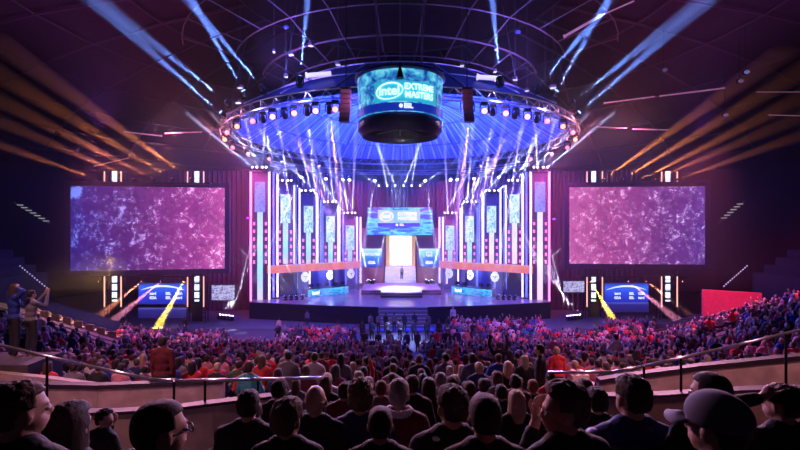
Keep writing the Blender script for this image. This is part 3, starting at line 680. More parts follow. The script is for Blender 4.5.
# score cube (round)
CY = 25.0; CR = 2.3
sc_e = empty('scoreboard', (0, CY, 14.2), 0, 'round hanging scoreboard with a white event logo on cyan screens', 'scoreboard')
def cyl(r0, z0, r1, z1, n=72): return [[(r * math.sin(2 * math.pi * k / n), -r * math.cos(2 * math.pi * k / n), z) for k in range(n)] for r, z in ((r0, z0), (r1, z1))]
hull = mat('scoreboard_hull', (.03, .04, .22), .3)
MB().rings([*cyl(2.05, .05, 2.28, .35), *cyl(2.3, .8, 2.12, .95)], cap=False).build('hull', hull, sc_e, True)
MB().rings([*cyl(2.05, .05, 1.85, .35), *cyl(1.8, 1.0, .1, 1.05)], cap=False).build('underside', mat('scoreboard_underside', (.05, .035, .09), .6), sc_e)
mb = MB()
for a in range(0, 180, 45): mb.tube((1.85 * math.cos(R(a)), 1.85 * math.sin(R(a)), .5), (-1.85 * math.cos(R(a)), -1.85 * math.sin(R(a)), .5), .02, n=5)
mb.build('cross_wire', alu, sc_e)
cube_m = screen_mat('cube_picture', swirl([(.01, .02, .25), (.02, .18, .55), (.08, .5, .75), (.25, .75, .9)], 1.0, (6, 6, 4)))
MB().rings(cyl(2.2, .95, 2.32, 3.05), cap=False).build('curved_screen', cube_m, sc_e, True)
MB().rings([*cyl(2.33, 3.05, 2.45, 3.12), *cyl(2.45, 3.22, .3, 3.5)], cap=False).build('top_ring', hull, sc_e)
def band(r, a0, a1, z0, z1, th=.03):
    m = MB(); n = 24; rr = []
    for k in range(n + 1):
        w = R(a0 + (a1 - a0) * k / n); s, c = math.sin(w), -math.cos(w)
        rr.append([((r) * s, (r) * c, z0), ((r + th) * s, (r + th) * c, z0), ((r + th + .02) * s, (r + th + .02) * c, z1), ((r) * s, r * c, z1)])
    return m.rings(rr)
band(2.3, -33, 52, 1.42, 2.42).build('logo_band', mat('cyan_band', (.1, .7, .85), .4, emit=.8, ec=(.03, .46, .66)), sc_e)
band(2.28, -80, 80, .97, 1.36).build('caption_band', mat('deep_blue_band', (.02, .05, .5), .4, emit=.6, ec=(.01, .04, .55)), sc_e)
def bend(cx, cz, r=2.38):
    def f(p):
        w = (p.x + cx) / r; rr = r + .01 - p.y * 0
        return Vector((rr * math.sin(w), -rr * math.cos(w) + p.y, p.z + cz))
    return f
text('intel', .62, 'logo_lettering', logo_white, sc_e, None, .012, bend=bend(-.55, 1.92))
text('EXTREME', .42, 'logo_lettering', logo_white, sc_e, None, .012, bend=bend(1.05, 2.13), xs=.95)
text('MASTERS', .42, 'logo_lettering', logo_white, sc_e, None, .012, bend=bend(1.05, 1.73), xs=.95)
text('ESL', .32, 'caption_lettering', logo_white, sc_e, None, .015, bend=bend(.42, 1.17))
rb = ellipse_ring(-.55, 1.92, .72, .42, .07, y=0, rot=.12)
for v in rb.bm.verts: w = v.co.x / 2.4; v.co = Vector((2.4 * math.sin(w), -2.4 * math.cos(w) + v.co.y, v.co.z))
rb.build('logo_ring', logo_white, sc_e)
mb = MB().ball((.0, 0, 0), (.1, .1, .1), 10, 8)
for v in mb.bm.verts: v.co += Vector((2.4 * math.sin(.02), -2.4 * math.cos(.02), 1.17))
mb.build('caption_mark', logo_white, sc_e)
mb = MB()
for a in range(4): w = R(45 + 90 * a); mb.tube((1.6 * math.cos(w), 1.6 * math.sin(w), 3.3), (2.2 * math.cos(w), 2.2 * math.sin(w), 13.8), .03, n=5)
mb.build('hanging_cable', steel, sc_e)
# small speaker pod on top front of the scoreboard
MB().tube((0, -2.45, 3.0), (0, -2.45, 3.25), .05, .05).tube((0, -2.45, 2.5), (0, -2.45, 3.0), .2, .07, 10).build('camera_pod', black, sc_e)

# speaker line arrays
lm = mat('dark_red_speaker', (.22, .05, .08), .5)  # dark red cabinets
for s in (-1, 1):
    c = P(346 if s < 0 else 467, 89, 27.0)
    e = empty('line_array', (c.x, c.y, c.z), 0, 'curved hanging stack of speakers just %s of the round scoreboard' % ('left' if s < 0 else 'right'), 'speaker', 'hanging speaker arrays')
    for k in range(7):
        a = R(k * 4); MB().box((0, -.02 * k * k, -.3 * k - .2), (.6, .5, .24)).build('speaker_cabinet', lm, e)
    MB().box((0, 0, .0), (.6, .5, .06)).tube((0, 0, 0), (0, 0, 9), .03, n=5).build('rigging_bar', black, e)

# back truss over the stage
mb = MB(); bt = [( -12.5 + 25 * k / 20, 0, 15.55) for k in range(21)]
BTP = [Vector((14.5 * math.sin(R(a)), 41 + 14.5 * math.cos(R(a)), 15.55)) for a in range(-66, 67, 6)]
for off in ((0, 0, 0), (0, 0, .5), (0, .45, .25)):
    for a, b in zip(BTP, BTP[1:]): mb.tube(a + Vector(off), b + Vector(off), .05, n=5)
for a, b in zip(BTP, BTP[1:]): mb.tube(a, b + Vector((0, 0, .5)), .025, n=4).tube(a, a + Vector((0, .45, .25)), .025, n=4).tube(a + Vector((0, 0, .5)), a + Vector((0, .45, .25)), .025, n=4)
for p in BTP[::4]: mb.tube(p + Vector((0, 0, .5)), p * 1.0 + Vector((0, -3, 6)), .02, n=4)
bk = mb.build('curved_truss', alu); tag(bk, 'curved lighting truss above the back of the stage', 'truss')
# lamps on the ring truss: washes facing the crowd
SIDE = lambda s: 'left' if s < 0 else 'right'
EB = 1.0
for s in (-1, 1):
    for k, a in enumerate((15, 20, 26, 33, 41, 50, 60, 72, 86, 100, 114)):
        c = (1, .26, .14) if k in (0, 2, 5, 7) else ((1, .36, .42) if k % 2 else (1, .16, .20))
        p = ringp(s * a, 14.95, 16.95)
        tgt = Vector((s * (2 + k * .6), 6, 9.0)) if k < 8 else Vector((s * 6, 20, 6))
        fixture(p, tgt, c, 24, 1500 * EB, 'warm glowing stage lamp, %s from the scoreboard on the %s of the circular truss' % (ORD[k], SIDE(s)), 'lamps on the circular truss', True, 3.2, 1.25, .8)
    # blue beams thrown up to the dome
    for k, (a, tx, ty) in enumerate(((24, 3, 34), (36, 14, 36), (44, 11, 30), (56, 20, 38), (70, 19, 30))):
        p = ringp(s * a, 15.1, 17.95)
        fixture(p, (s * tx + p.x * .35, ty - 6, 28), (.14, .28, 1), 5.5, .5, 'lamp throwing a blue beam upward, %s on the %s arc of the circular truss' % (ORD[k], SIDE(s)), 'upward blue lamps on the circular truss', False, 5, 1.1, .9, .1)
    # pink and white beams down to the stage
    for k, (a, tx, ty, c) in enumerate(((17, 5.2, 50, (1, .45, 1)), (23, 7.5, 47, (.6, .6, 1)), (30, 4.0, 52, (1, .3, .9)), (38, 10, 48, (.35, .45, 1)), (120, 9, 46, (.4, .4, 1)), (140, 3, 48, (.7, .3, 1)))):
        p = ringp(s * a, 14.7, 16.95)
        fixture(p, (s * tx, ty, 2), c, 3.2, .8, 'lamp beaming down on the stage, %s on the %s arc of the circular truss' % (ORD[k], SIDE(s)), 'downward lamps on the circular truss', True, 6, 1.1, .6)
    # back truss heads
    for k, (a, tx, c) in enumerate(((12, 4, (.5, .6, 1)), (24, 9, (.6, .7, 1)), (27, 12, (.3, .4, 1)), (36, 6, (.8, .5, 1)), (48, 14, (.5, .6, 1)))):
        p = Vector((s * 14.5 * math.sin(R(a)), 41 + 14.5 * math.cos(R(a)), 15.5))
        fixture(p, (s * tx, 44, 4), c, 2.6, .45, 'white blue lamp, %s from the middle on the %s half of the curved back truss' % (ORD[k], SIDE(s)), 'lamps on the curved back truss', True, 12, 1.3, .5)
# lamps on the tops of the light towers, thin beams fanning upward
for (side, k, top, D, W) in tower_tops:
    for j in (-1, 1):
        p = Vector((top.x + j * W * .36, D - .1, top.z + .02)) 
        tx = top.x + side * (2.3 - .2 * k) + j * .9; ty = 34 + k * 1.5; tx -= side * (3.2 if k == 0 else (1.2 if k == 1 else 0))
        n = 'outer' if j == side else 'inner'
        fixture(p, (tx + side * 1.2, ty, 17.8), (.4, .5, 1), 1.5, .95, 'lamp with thin upward beam, %s corner of the %s %s light tower' % (n, NM[k], SIDE(side)), 'lamps on the light towers', False, 8, .8, .3, .03)
        q = p + Vector((-j * .42, 0, 0))
        fixture(q, (tx - side * 3.2, ty - 1, 18.2), (.6, .5, 1), 1.3, .8, 'inward lamp with thin beam, %s corner of the %s %s light tower' % (n, NM[k], SIDE(side)), 'lamps on the light towers', False, 8, .8, .3, .03)
# bar of lamps over the main stage screen
bp = P(400, 189, 60)
o = MB().box((0, 60, bp.z), (6.4, .25, .14)).tube((-3, 60, bp.z), (-3, 59, 15.9), .03, n=5).tube((3, 60, bp.z), (3, 59, 15.9), .03, n=5).build('lamp_bar', black); tag(o, 'short lamp bar hanging above the centre stage screen', 'bar')
for k in range(6):
    x = -2.7 + k * 1.05; p = Vector((x, 60, bp.z + .07))
    fixture(p, (x * 2.6 + (-2, 2, -1, 1, -2, 2)[k], 46, 18), (.55, .6, 1), 1.5, .7, 'lamp %s from the left on the bar above the centre stage screen' % ORD[k], 'lamps above the centre screen', False, 9, .8, .3, .03)
# floor lamps beside the doorway and at the stage sides
for s in (-1, 1):
    for k, (x, dx) in enumerate(((26.5, -1.3), (31.5, 1.2))):
        p = Vector((s * x * .124, 57.2, 2.21)); fixture(p, (p.x + dx * s, 58, 8), (.8, .8, 1), 2.2, .7, 'floor lamp beaming up, %s from the doorway stairs on the %s' % (ORD[k], SIDE(s)), 'floor lamps by the doorway', False, 14, .8, .3, .04)
        fixture(p + Vector((s * .25, -.5, 0)), (p.x - dx * s * 1.6, 58.4, 8), (.8, .8, 1), 1.6, .6, 'floor lamp beaming up in front of the lamp %s from the stairs on the %s' % (ORD[k], SIDE(s)), 'floor lamps by the doorway', False, 12, .7, .3, .04)
    for k in range(4):
        p = Vector((s * (10.2 + k * .55), 48.0 - k * .1, ST + .01)); fixture(p, (p.x + s * (3 + k * 1.6), 50, 7), (.7, .7, 1), 1.6, .6, 'stage deck lamp, %s from the middle on the %s, beaming outward' % (ORD[k], SIDE(s)), 'deck lamps on the stage', False, 10, .8, .3, .04)
    for k in range(5):
        p = P(400 + s * (168 + k * 3.2), 307, 45.6 + .2 * k); p.z = .02; fixture(p, (p.x - s * (2 + k * 1.1), 45.5, 8), (.75, .65, 1), 1.5, .6, 'floor lamp outside the %s end of the stage, %s from the stage' % (SIDE(s), ORD[k]), 'floor lamps outside the stage', False, 8, .8, .3, .04)
# orange lamps over and under the side screens
for s, xs, D, yt in ((-1, (97, 135, 154, 173, 192), 43, 182), (1, (603, 622, 641, 654, 677), 45.8, 182)):
    fr_e = P((xs[0] + xs[-1]) / 2, yt + 1.4, D)
    o = MB().box((fr_e.x, D + .1, fr_e.z), (P(xs[-1], 0, D).x - P(xs[0], 0, D).x + 3.5, .4, .12)).build('lamp_bar', black); tag(o, 'dark lamp bar along the top of the %s video screen' % SIDE(s), 'bar')
    for k, x in enumerate(xs):
        p = P(x, 182.3, D); p.z = fr_e.z + .07
        en = (.16, .22, .4, .65, .7)[k if s < 0 else 4 - k]
        fixture(p, (p.x + s * (11.5 - 2.2 * (k if s < 0 else 4 - k) / 4), D - 1.5, p.z + 4.6 + 2.6 * (k if s < 0 else 4 - k) / 4), (1, .26, .05), 6, en, 'amber lamp, %s from the left above the %s video screen' % (ORD[k], SIDE(s)), 'amber lamps above the video screens', False, 9, .75, .9, .05)
for s, xs, D in ((-1, (100, 122, 143, 162, 184.5), 44), (1, (590, 627, 645, 664, 681), 46.5)):
    z = P(0, 277.5, D).z
    o = MB().box((P((xs[0] + xs[-1]) / 2, 0, D).x, D + .1, z + .1), (P(xs[-1], 0, D).x - P(xs[0], 0, D).x + 2, .2, .1)).build('lamp_bar', black); tag(o, 'dark lamp bar under the %s video screen' % SIDE(s), 'bar')
    cols = [(1, .5, .3), (1, .45, .3), (1, .28, .18), (1, .3, .5), (1, .62, .05)]
    for k, x in enumerate(xs):
        p = P(x, 277, D); p.z = z; kk = k if s < 0 else 4 - k; c = cols[kk]
        fixture(p, (p.x + s * (4.5 if kk < 4 else 1.8), D - 1.5, 0), c, (20, 20, 9, 9, 11)[kk], (60, 60, .3, .3, .9)[kk], 'hanging lamp, %s from the left under the %s video screen' % (ORD[k], SIDE(s)), 'lamps under the video screens', True, 8, .7, .8, .05)
# batten strips and unlit fittings in the roof; their brightness is put in as glow
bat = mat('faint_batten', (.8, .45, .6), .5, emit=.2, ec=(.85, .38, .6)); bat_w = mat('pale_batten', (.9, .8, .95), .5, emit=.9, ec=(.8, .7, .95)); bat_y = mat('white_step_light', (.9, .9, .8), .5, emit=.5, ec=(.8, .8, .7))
def batten(px0, py0, px1, py1, D0, D1, r, m, label, nm='light_batten'):
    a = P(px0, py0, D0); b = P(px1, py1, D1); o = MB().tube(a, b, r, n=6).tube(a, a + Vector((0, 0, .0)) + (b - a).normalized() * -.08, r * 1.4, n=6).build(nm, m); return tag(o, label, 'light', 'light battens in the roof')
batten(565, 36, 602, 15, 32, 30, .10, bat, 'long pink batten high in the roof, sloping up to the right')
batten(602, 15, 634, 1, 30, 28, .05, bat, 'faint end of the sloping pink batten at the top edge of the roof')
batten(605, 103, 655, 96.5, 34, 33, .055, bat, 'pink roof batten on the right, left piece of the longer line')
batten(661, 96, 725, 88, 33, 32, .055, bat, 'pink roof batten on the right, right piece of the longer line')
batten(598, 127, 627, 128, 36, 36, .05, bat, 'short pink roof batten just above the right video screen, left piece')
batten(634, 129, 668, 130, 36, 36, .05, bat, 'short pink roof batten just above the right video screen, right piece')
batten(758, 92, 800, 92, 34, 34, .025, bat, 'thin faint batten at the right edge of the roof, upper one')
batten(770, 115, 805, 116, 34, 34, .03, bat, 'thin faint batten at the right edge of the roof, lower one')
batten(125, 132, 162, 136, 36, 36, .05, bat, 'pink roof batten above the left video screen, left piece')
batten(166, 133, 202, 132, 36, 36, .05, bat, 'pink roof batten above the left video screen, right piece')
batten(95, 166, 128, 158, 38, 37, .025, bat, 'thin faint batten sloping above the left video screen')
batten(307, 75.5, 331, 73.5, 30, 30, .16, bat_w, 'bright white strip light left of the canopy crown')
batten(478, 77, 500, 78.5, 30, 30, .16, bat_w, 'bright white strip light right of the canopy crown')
for i, (x, y, sx) in enumerate(((291, 55, 5), (338, 65, 4), (286, 77, 4), (311, 46, 4), (274, 52, 2), (496, 50, 3), (515, 80, 4), (462, 66, 4), (553, 88, 6), (545, 108, 3), (240, 88, 5), (238, 103, 5), (495, 72, 3), (527, 91, 3))):
    p = P(x, y, 30); w_ = sx * 30 / F
    e = empty('roof_lamp', p, random.uniform(-.6, .6), 'small boxy lamp fitting hanging under the roof, %s' % ('%s of the scoreboard, %s in that cluster' % ('left' if x < 400 else 'right', ORD[i])), 'light', 'small lamp fittings under the roof')
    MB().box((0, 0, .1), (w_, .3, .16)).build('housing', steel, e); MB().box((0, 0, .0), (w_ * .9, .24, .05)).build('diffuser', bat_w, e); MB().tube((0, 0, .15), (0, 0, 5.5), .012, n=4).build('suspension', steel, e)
# small cameras / blue lamp at right
for (x, y, D, c, l) in ((747, 72, 30, (.3, .4, .9), 'small pale blue lamp high on the dark right side of the roof'), (741, 81, 30, (.35, .2, .35), 'small dim pink lamp just under the pale blue one high on the right'), (665, 70, 32, (.2, .15, .4), 'dim violet lamp in the dark roof above the right video screen'), (726, 115, 33, (.4, .2, .5), 'dim violet lamp in the roof near the right edge'), (286, 27, 30, (.08, .1, .9), 'deep blue lamp high in the roof on the left'), (518, 32, 30, (.08, .1, .8), 'deep blue lamp high in the roof on the right'), (248, 218, 47, (.4, .05, .9), 'violet spot glowing between the left screen and the light towers'), (554, 219, 47, (.25, .1, .9), 'violet spot glowing between the light towers and the right screen')):
    p = P(x, y, D); e = empty('small_lamp', p, 0, l, 'light')
    MB().ball((0, 0, 0), (.17, .12, .12), 10, 8).build('lens', mat('lamp_%d_%d' % (x, y), c, .4, emit=.3 if y < 200 else 1.2, ec=c), e); MB().box((0, .14, .03), (.3, .14, .26)).tube((0, .14, .1), (0, .14, 3 if y < 200 else .7), .015, n=4).build('housing', black, e)
# dark upper side tiers with lit steps
for s in (-1, 1):
    mb = MB()
    for k in range(14): mb.box((s * (29.6 + k * .95), 25, (5.6 + k * .62) / 2), (.95, 26, 5.6 + k * .62))
    struct(mb.build('floor_%s_upper_tier' % SIDE(s), mat('tier_dark', (.012, .010, .016), .9)))
for i, (x0, y0, x1, y1, n, D, l) in enumerate(((20, 205, 46, 221, 7, 34, 'lit step edge on the dark upper left tier'), (724, 218, 740, 204, 6, 34, 'lit step edge on the dark upper right tier'))):
    for k in range(n):
        t = k / (n - 1); p = P(x0 + (x1 - x0) * t, y0 + (y1 - y0) * t, D)
        o = MB().box((0, 0, 0), (.42, .08, .05)).build('step_light', bat_y, loc=None); o.location = p; tag(o, l + ', %s from the left' % ORD[k], 'step light', 'lit step edges on the upper tiers')
    mb = MB().tube(P(x0 - 6, y0 - 3 if i == 0 else y0 + 6, D + .2), P(x1 + 4, y1 + 3 if i == 0 else y1 - 3, D + .2), .05); o = mb.build('stair_beam', concrete_dark); tag(o, 'dark sloping stair edge carrying the lit steps on the upper %s tier' % ('left', 'right')[i], 'stair edge')
for (x0, y0, x1, y1, D, s, l) in ((20, 266, 47, 288, 36, -1, 'dotted handrail of tiny lights on the left stand'), (724, 286, 747, 266, 36, 1, 'dotted handrail of tiny lights on the right stand')):
    a = P(x0, y0, D); b = P(x1, y1, D); e = empty('lit_handrail', (a.x, a.y, a.z - 1), 0, l, 'handrail'); off = Vector(e.location)
    MB().tube(a - off, b - off, .02).tube(a - off, a - off - Vector((0, 0, 1)), .02).tube(b - off, b - off - Vector((0, 0, 1)), .02).build('rail', black, e)
    mb = MB()
    for k in range(12): mb.ball(a - off + (b - a) * (k / 11), (.05, .05, .05), 6, 4)
    mb.build('tiny_light', bat_w, e)
# red lit wall of the right stand, yellow lit stepped seating on the left
redm = mat('red_lit_board', (.55, .05, .08), .6)  # the red light is put into the board colour as well
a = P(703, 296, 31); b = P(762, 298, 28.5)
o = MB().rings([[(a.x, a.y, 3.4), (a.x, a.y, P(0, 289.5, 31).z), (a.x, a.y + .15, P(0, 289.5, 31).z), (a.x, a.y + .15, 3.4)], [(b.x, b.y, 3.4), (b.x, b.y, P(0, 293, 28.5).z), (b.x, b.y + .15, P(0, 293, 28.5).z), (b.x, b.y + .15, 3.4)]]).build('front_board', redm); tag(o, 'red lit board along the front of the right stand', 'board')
lamp('red_wash', 'SPOT', (19, 24, 12), (22, 30, 4.5), 1800, (1, .03, .08), 42, .8, .3)
lamp('yellow_wash', 'SPOT', (-19, 31, 7.5), (-20.5, 28, 4), 3200, (1, .62, .12), 100, .7, .3)

# ------------------------------------------------------------------ people
def eval_remesh(bm, voxel, smooth=4):
    me = bpy.data.meshes.new('tmp'); bm.to_mesh(me); bm.free(); o = bpy.data.objects.new('tmp', me); COL.objects.link(o)
    r = o.modifiers.new('r', 'REMESH'); r.mode = 'VOXEL'; r.voxel_size = voxel; r.use_smooth_shade = True
    s = o.modifiers.new('s', 'SMOOTH'); s.factor = .5; s.iterations = smooth
    dg = bpy.context.evaluated_depsgraph_get(); m2 = bpy.data.meshes.new_from_object(o.evaluated_get(dg)); bpy.data.objects.remove(o); bpy.data.meshes.remove(me)
    m2.materials.clear(); return m2
def capsule(mb, a, b, ra, rb):
    mb.tube(a, b, ra, rb, 10); mb.ball(a, (ra,) * 3, 10, 7); mb.ball(b, (rb,) * 3, 10, 7)

def joints(pose, arms, lean=0.0, ry=None):
    J = {}
    if pose == 'sit':
        J['pel'] = Vector((0, 0, .52)); J['chest'] = Vector((0, .03 + lean, .84)); J['neck'] = Vector((0, .04 + lean, 1.03)); J['head'] = Vector((0, .06 + lean, 1.05))
        J['hip'] = (.095, .02, .50); J['knee'] = (.14, .43, .50); J['ank'] = (.13, .42, .09)
    else:
        J['pel'] = Vector((0, 0, .95)); J['chest'] = Vector((0, .0, 1.28)); J['neck'] = Vector((0, .0, 1.48)); J['head'] = Vector((0, .02, 1.50))
        J['hip'] = (.09, 0, .92); J['knee'] = (.10, .02, .50); J['ank'] = (.11, -.02, .09)
    n = J['neck']; A = {}
    for s in (-1, 1):
        sh = n + Vector((s * .175, -.015, -.07))
        if arms == 'lap' or (arms in ('face', 'wave') and s > 0) or (arms == 'cheer1' and s < 0):
            el = sh + Vector((s * .07, .06, -.29)); ha = (el + Vector((-s * .10, .25, .0))) if pose == 'sit' else (el + Vector((0, .08, -.25)))
        elif arms in ('up', 'cheer1', 'wave'):
            el = sh + Vector((s * .10, .10, .26)); ha = el + Vector((-s * .05, .05, .25))
        elif arms == 'face':
            el = sh + Vector((s * .05, .14, -.25)); ha = J['head'] + Vector((s * .05, .15, .00))
        elif arms == 'phone':
            el = sh + Vector((s * .03, .24, -.12)); ha = J['head'] + Vector((s * .06, .36, .10))
        elif arms == 'clap':
            el = sh + Vector((s * .10, .10, -.24)); ha = n + Vector((s * .04, .32, -.12))
        elif arms == 'headhold':
            el = sh + Vector((s * .22, .05, .17)); ha = J['head'] + Vector((s * .11, .0, .15))
        else: el = sh + Vector((s * .04, 0, -.29)); ha = el + Vector((0, .06, -.25))
        A[s] = (sh, el, ha)
    J['arms'] = A; return J

def head_prims(mb, H, M, fat=1.0):
    f = lambda x, y, z: M @ Vector((x, y, z))
    rot = M.to_3x3().to_4x4()
    mb.ball(f(0, -.008, .128), (.074 * fat, .094, .095), 16, 12, rot); mb.ball(f(0, .030, .055), (.053 * fat, .062, .058), 12, 10, rot); mb.ball(f(0, .055, .025), (.028, .032, .025), 10, 8, rot)
    mb.ball(f(0, .097, .083), (.013, .020, .02), 8, 6, rot); mb.ball(f(0, .085, .108), (.011, .016, .03), 8, 6, rot); mb.ball(f(0, .089, .047), (.024, .012, .010), 8, 6, rot)
    mb.ball(f(0, .078, .122), (.05, .02, .014), 8, 6, rot)
    for s in (-1, 1): mb.ball(f(s * .078 * fat, -.002, .092), (.012, .022, .034), 8, 6, rot)

def hand_prims(mb, wrist, dirv, side, curl=.5):
    d = Vector(dirv).normalized(); up = Vector((0, 0, 1)) if abs(d.z) < .8 else Vector((0, 1, 0)); x = d.cross(up).normalized(); n = x.cross(d).normalized()
    pc = wrist + d * .045
    mb.ball(pc, (.036, .036, .036), 8, 6); mb.tube(wrist, pc + d * .03, .026, .034, 8)
    for k, (o, l) in enumerate(((-.03, .058), (-.010, .072), (.011, .068), (.030, .052))):
        p = pc + d * .035 + x * o; q = p + d * l * .55 + n * -.008 * curl; r = q + (d * (1 - curl * .8) - n * curl).normalized() * l * .45
        capsule(mb, p, q, .0088, .008); capsule(mb, q, r, .008, .0068)
    p = pc - x * side * .028; q = p - x * side * .028 + d * .028; capsule(mb, p, q, .011, .009); capsule(mb, q, q + d * .026 - n * .008, .009, .0078)

def M3(p, f): return Vector((p.x * f, (p.y + .01) * f - .01, (p.z - .13) * (f * .97) + .13))
def hair_mesh(kind, M, dens=1.0):
    u, v = (64, 48) if dens > .7 else (14, 10)
    bm = bmesh.new(); bmesh.ops.create_uvsphere(bm, u_segments=u, v_segments=v, radius=1); seed = random.uniform(0, 50)
    base = {'buzz': .992, 'short': 1.0, 'bald': .96, 'curly': 1.12, 'puffy': 1.12, 'long': 1.07, 'bob': 1.09}[kind]
    for w in bm.verts:
        d = w.co.normalized(); a = base
        amp = {'buzz': .006, 'short': .05, 'bald': 0, 'curly': .15, 'puffy': .08, 'long': .05, 'bob': .05}[kind]; fr = {'curly': 6.5, 'short': 3.5}.get(kind, 3)
        a += amp * noise.noise(Vector((d.x, d.y, d.z * (.5 if kind in ('long', 'bob') else 1))) * fr + Vector((seed, 0, 0)))
        if kind != 'bald': a += {'buzz': .008, 'curly': .10}.get(kind, .035) * noise.noise(Vector((d.x * 16, d.y * 16, d.z * (5 if kind in ('long', 'bob') else 9))) + Vector((seed, 3, 0)))
        if kind in ('short', 'puffy') and d.z > .2: a += .05 * noise.noise(d * 8 + Vector((seed, 3, 0)))
        p = Vector((d.x * .081 * a, d.y * .101 * a - .010, d.z * .102 * a + .130))
        if kind in ('puffy',) and d.z > 0: p.z += .012
        bx = 1 / (abs(d.x) ** 2.4 + abs(d.y) ** 2.4 + abs(d.z) ** 2.4) ** (1 / 2.4); p = M3(p, bx)
        face = d.y > (.42 if d.z < .50 else .80) and d.z < .62
        ear = abs(d.x) > .62 and d.z < -.02 and d.y > -.28
        nape = d.z < (-.72 if kind not in ('long', 'bob') else -2)
        if kind == 'bald': face = face or d.z > -.05
        if kind in ('long', 'bob') and d.z < .1 and d.y < .30:
            t = (.1 - d.z); p.z -= t * (.26 if kind == 'long' else .13); p.x *= 1 + .18 * t; p.y = p.y * (1 - .1 * t) - .02 * t; ear = False
        if face or ear or nape: p = Vector((d.x * .062, d.y * .078 - .008, d.z * .078 + .128))
        w.co = M @ p
    for f in bm.faces: f.smooth = True
    me = bpy.data.meshes.new('hair'); bm.to_mesh(me); bm.free(); me.materials.append(HAIRM); return me

def make_person(pose='sit', arms='lap', hair='short', yaw=0, tilt=0, voxel=.014, fine=True, fat=1.0, lean=0.0, cap=False):
    """meshes in local space, facing +Y, feet at z=0"""
    J = joints(pose, arms, lean); n = J['neck']; out = {}
    M = Matrix.Translation(J['head']) @ Matrix.Rotation(R(yaw), 4, 'Z') @ Matrix.Rotation(R(tilt), 4, 'X')
    def torso(mb, g, neck=True):
        pel, ch = J['pel'], J['chest']
        mb.ball(pel, (.165 * fat + g, .115 * fat + g, .12 + g), 14, 10)
        mb.ball(pel.lerp(ch, .5), (.145 * fat + g, .10 * fat + g, .17), 14, 10)
        mb.ball(ch, (.168 * fat + g, .108 * fat + g, .175 + g), 14, 10)
        capsule(mb, n + Vector((-.13, -.015, -.065)), n + Vector((.13, -.015, -.065)), .062 + g, .062 + g)
        capsule(mb, n + Vector((-.06, -.01, -.02)), n + Vector((.06, -.01, -.02)), .055 + g, .055 + g)
    def legs(mb, g):
        for s in (-1, 1):
            h, k, a = (Vector((s * q[0], q[1], q[2])) for q in (J['hip'], J['knee'], J['ank']))
            capsule(mb, h, k, .088 * fat + g, .060 + g); capsule(mb, k, a, .058 + g, .040 + g)
    mb = MB(); torso(mb, 0); legs(mb, 0)
    capsule(mb, n + Vector((0, -.012, -.06)), J['head'] + (M.to_3x3() @ Vector((0, -.012, .06))), .060, .052); head_prims(mb, None, M, fat ** .3)
    for s in (-1, 1):
        sh, el, ha = J['arms'][s]; capsule(mb, sh, el, .050, .040); capsule(mb, el, ha, .040, .028)
        if not fine: mb.ball(ha + (ha - el).normalized() * .05, (.04, .04, .06), 8, 6)
        a = Vector((s * J['ank'][0], J['ank'][1], .05)); mb.ball(a + Vector((0, .06, 0)), (.045, .12, .045), 8, 6)
    body = eval_remesh(mb.bm, voxel, 3)
    if fine:
        hm = MB()
        for s in (-1, 1):
            sh, el, ha = J['arms'][s]; dv = (ha - el)
            if arms == 'headhold': dv = J['head'] + Vector((0, 0, .25)) - ha
            if arms == 'face' and s < 0: dv = Vector((.3, .1, 1))
            hand_prims(hm, ha, dv, s, .6)
        me2 = eval_remesh(hm.bm, .006, 1); bm = bmesh.new(); bm.from_mesh(body); bm.from_mesh(me2); bm.to_mesh(body); bm.free(); bpy.data.meshes.remove(me2)
    for p in body.polygons: p.use_smooth = True
    body.materials.append(SKINM); out['body'] = body
    mb = MB(); torso(mb, .014)
    for s in (-1, 1):
        sh, el, ha = J['arms'][s]; capsule(mb, sh, el, .062, .054); capsule(mb, el, el.lerp(ha, .86), .053, .040)
    sm = eval_remesh(mb.bm, max(voxel, .016), 3); sm.materials.append(FABRIC); out['shirt'] = sm
    mb = MB(); legs(mb, .012); mb.ball(J['pel'] + Vector((0, 0, -.02)), (.185 * fat, .135 * fat, .11), 12, 8)
    tm = eval_remesh(mb.bm, max(voxel, .022), 2); tm.materials.append(TROUSER); out['trousers'] = tm
    out['hair'] = hair_mesh(hair, M, 1 if fine else .5)
    out['M'] = M
    return out

def put_person(ms, loc, rz, s, colors, label, group=None, extra=None):
    o = bpy.data.objects.new('person', ms['body']); COL.objects.link(o); o.location = loc; o.rotation_euler = (0, 0, rz); o.scale = (s, s, s); o.color = (*colors['skin'], 1)
    tag(o, label, 'person', group)
    for k in ('shirt', 'trousers', 'hair'):
        if k in ms and ms[k]:
            c = bpy.data.objects.new(k, ms[k]); COL.objects.link(c); c.parent = o; c.color = (*colors.get(k, (.02, .02, .03)), 1)
    return o
SK = (.55, .34, .26); SKD = (.42, .25, .19)
HC = {'dark': (.035, .022, .02), 'black': (.015, .012, .014), 'brown': (.11, .06, .04), 'blond': (.55, .40, .26), 'grey': (.34, .30, .30), 'red': (.28, .10, .05), 'bald': (.5, .32, .25)}
CC = {'black': (.015, .015, .02), 'navy': (.02, .03, .12), 'dark red': (.16, .015, .03), 'red': (.75, .04, .06), 'white': (.75, .72, .75), 'grey': (.22, .21, .24), 'blue': (.03, .07, .45), 'pink': (.75, .30, .38), 'teal': (.05, .35, .4), 'green': (.06, .14, .08)}

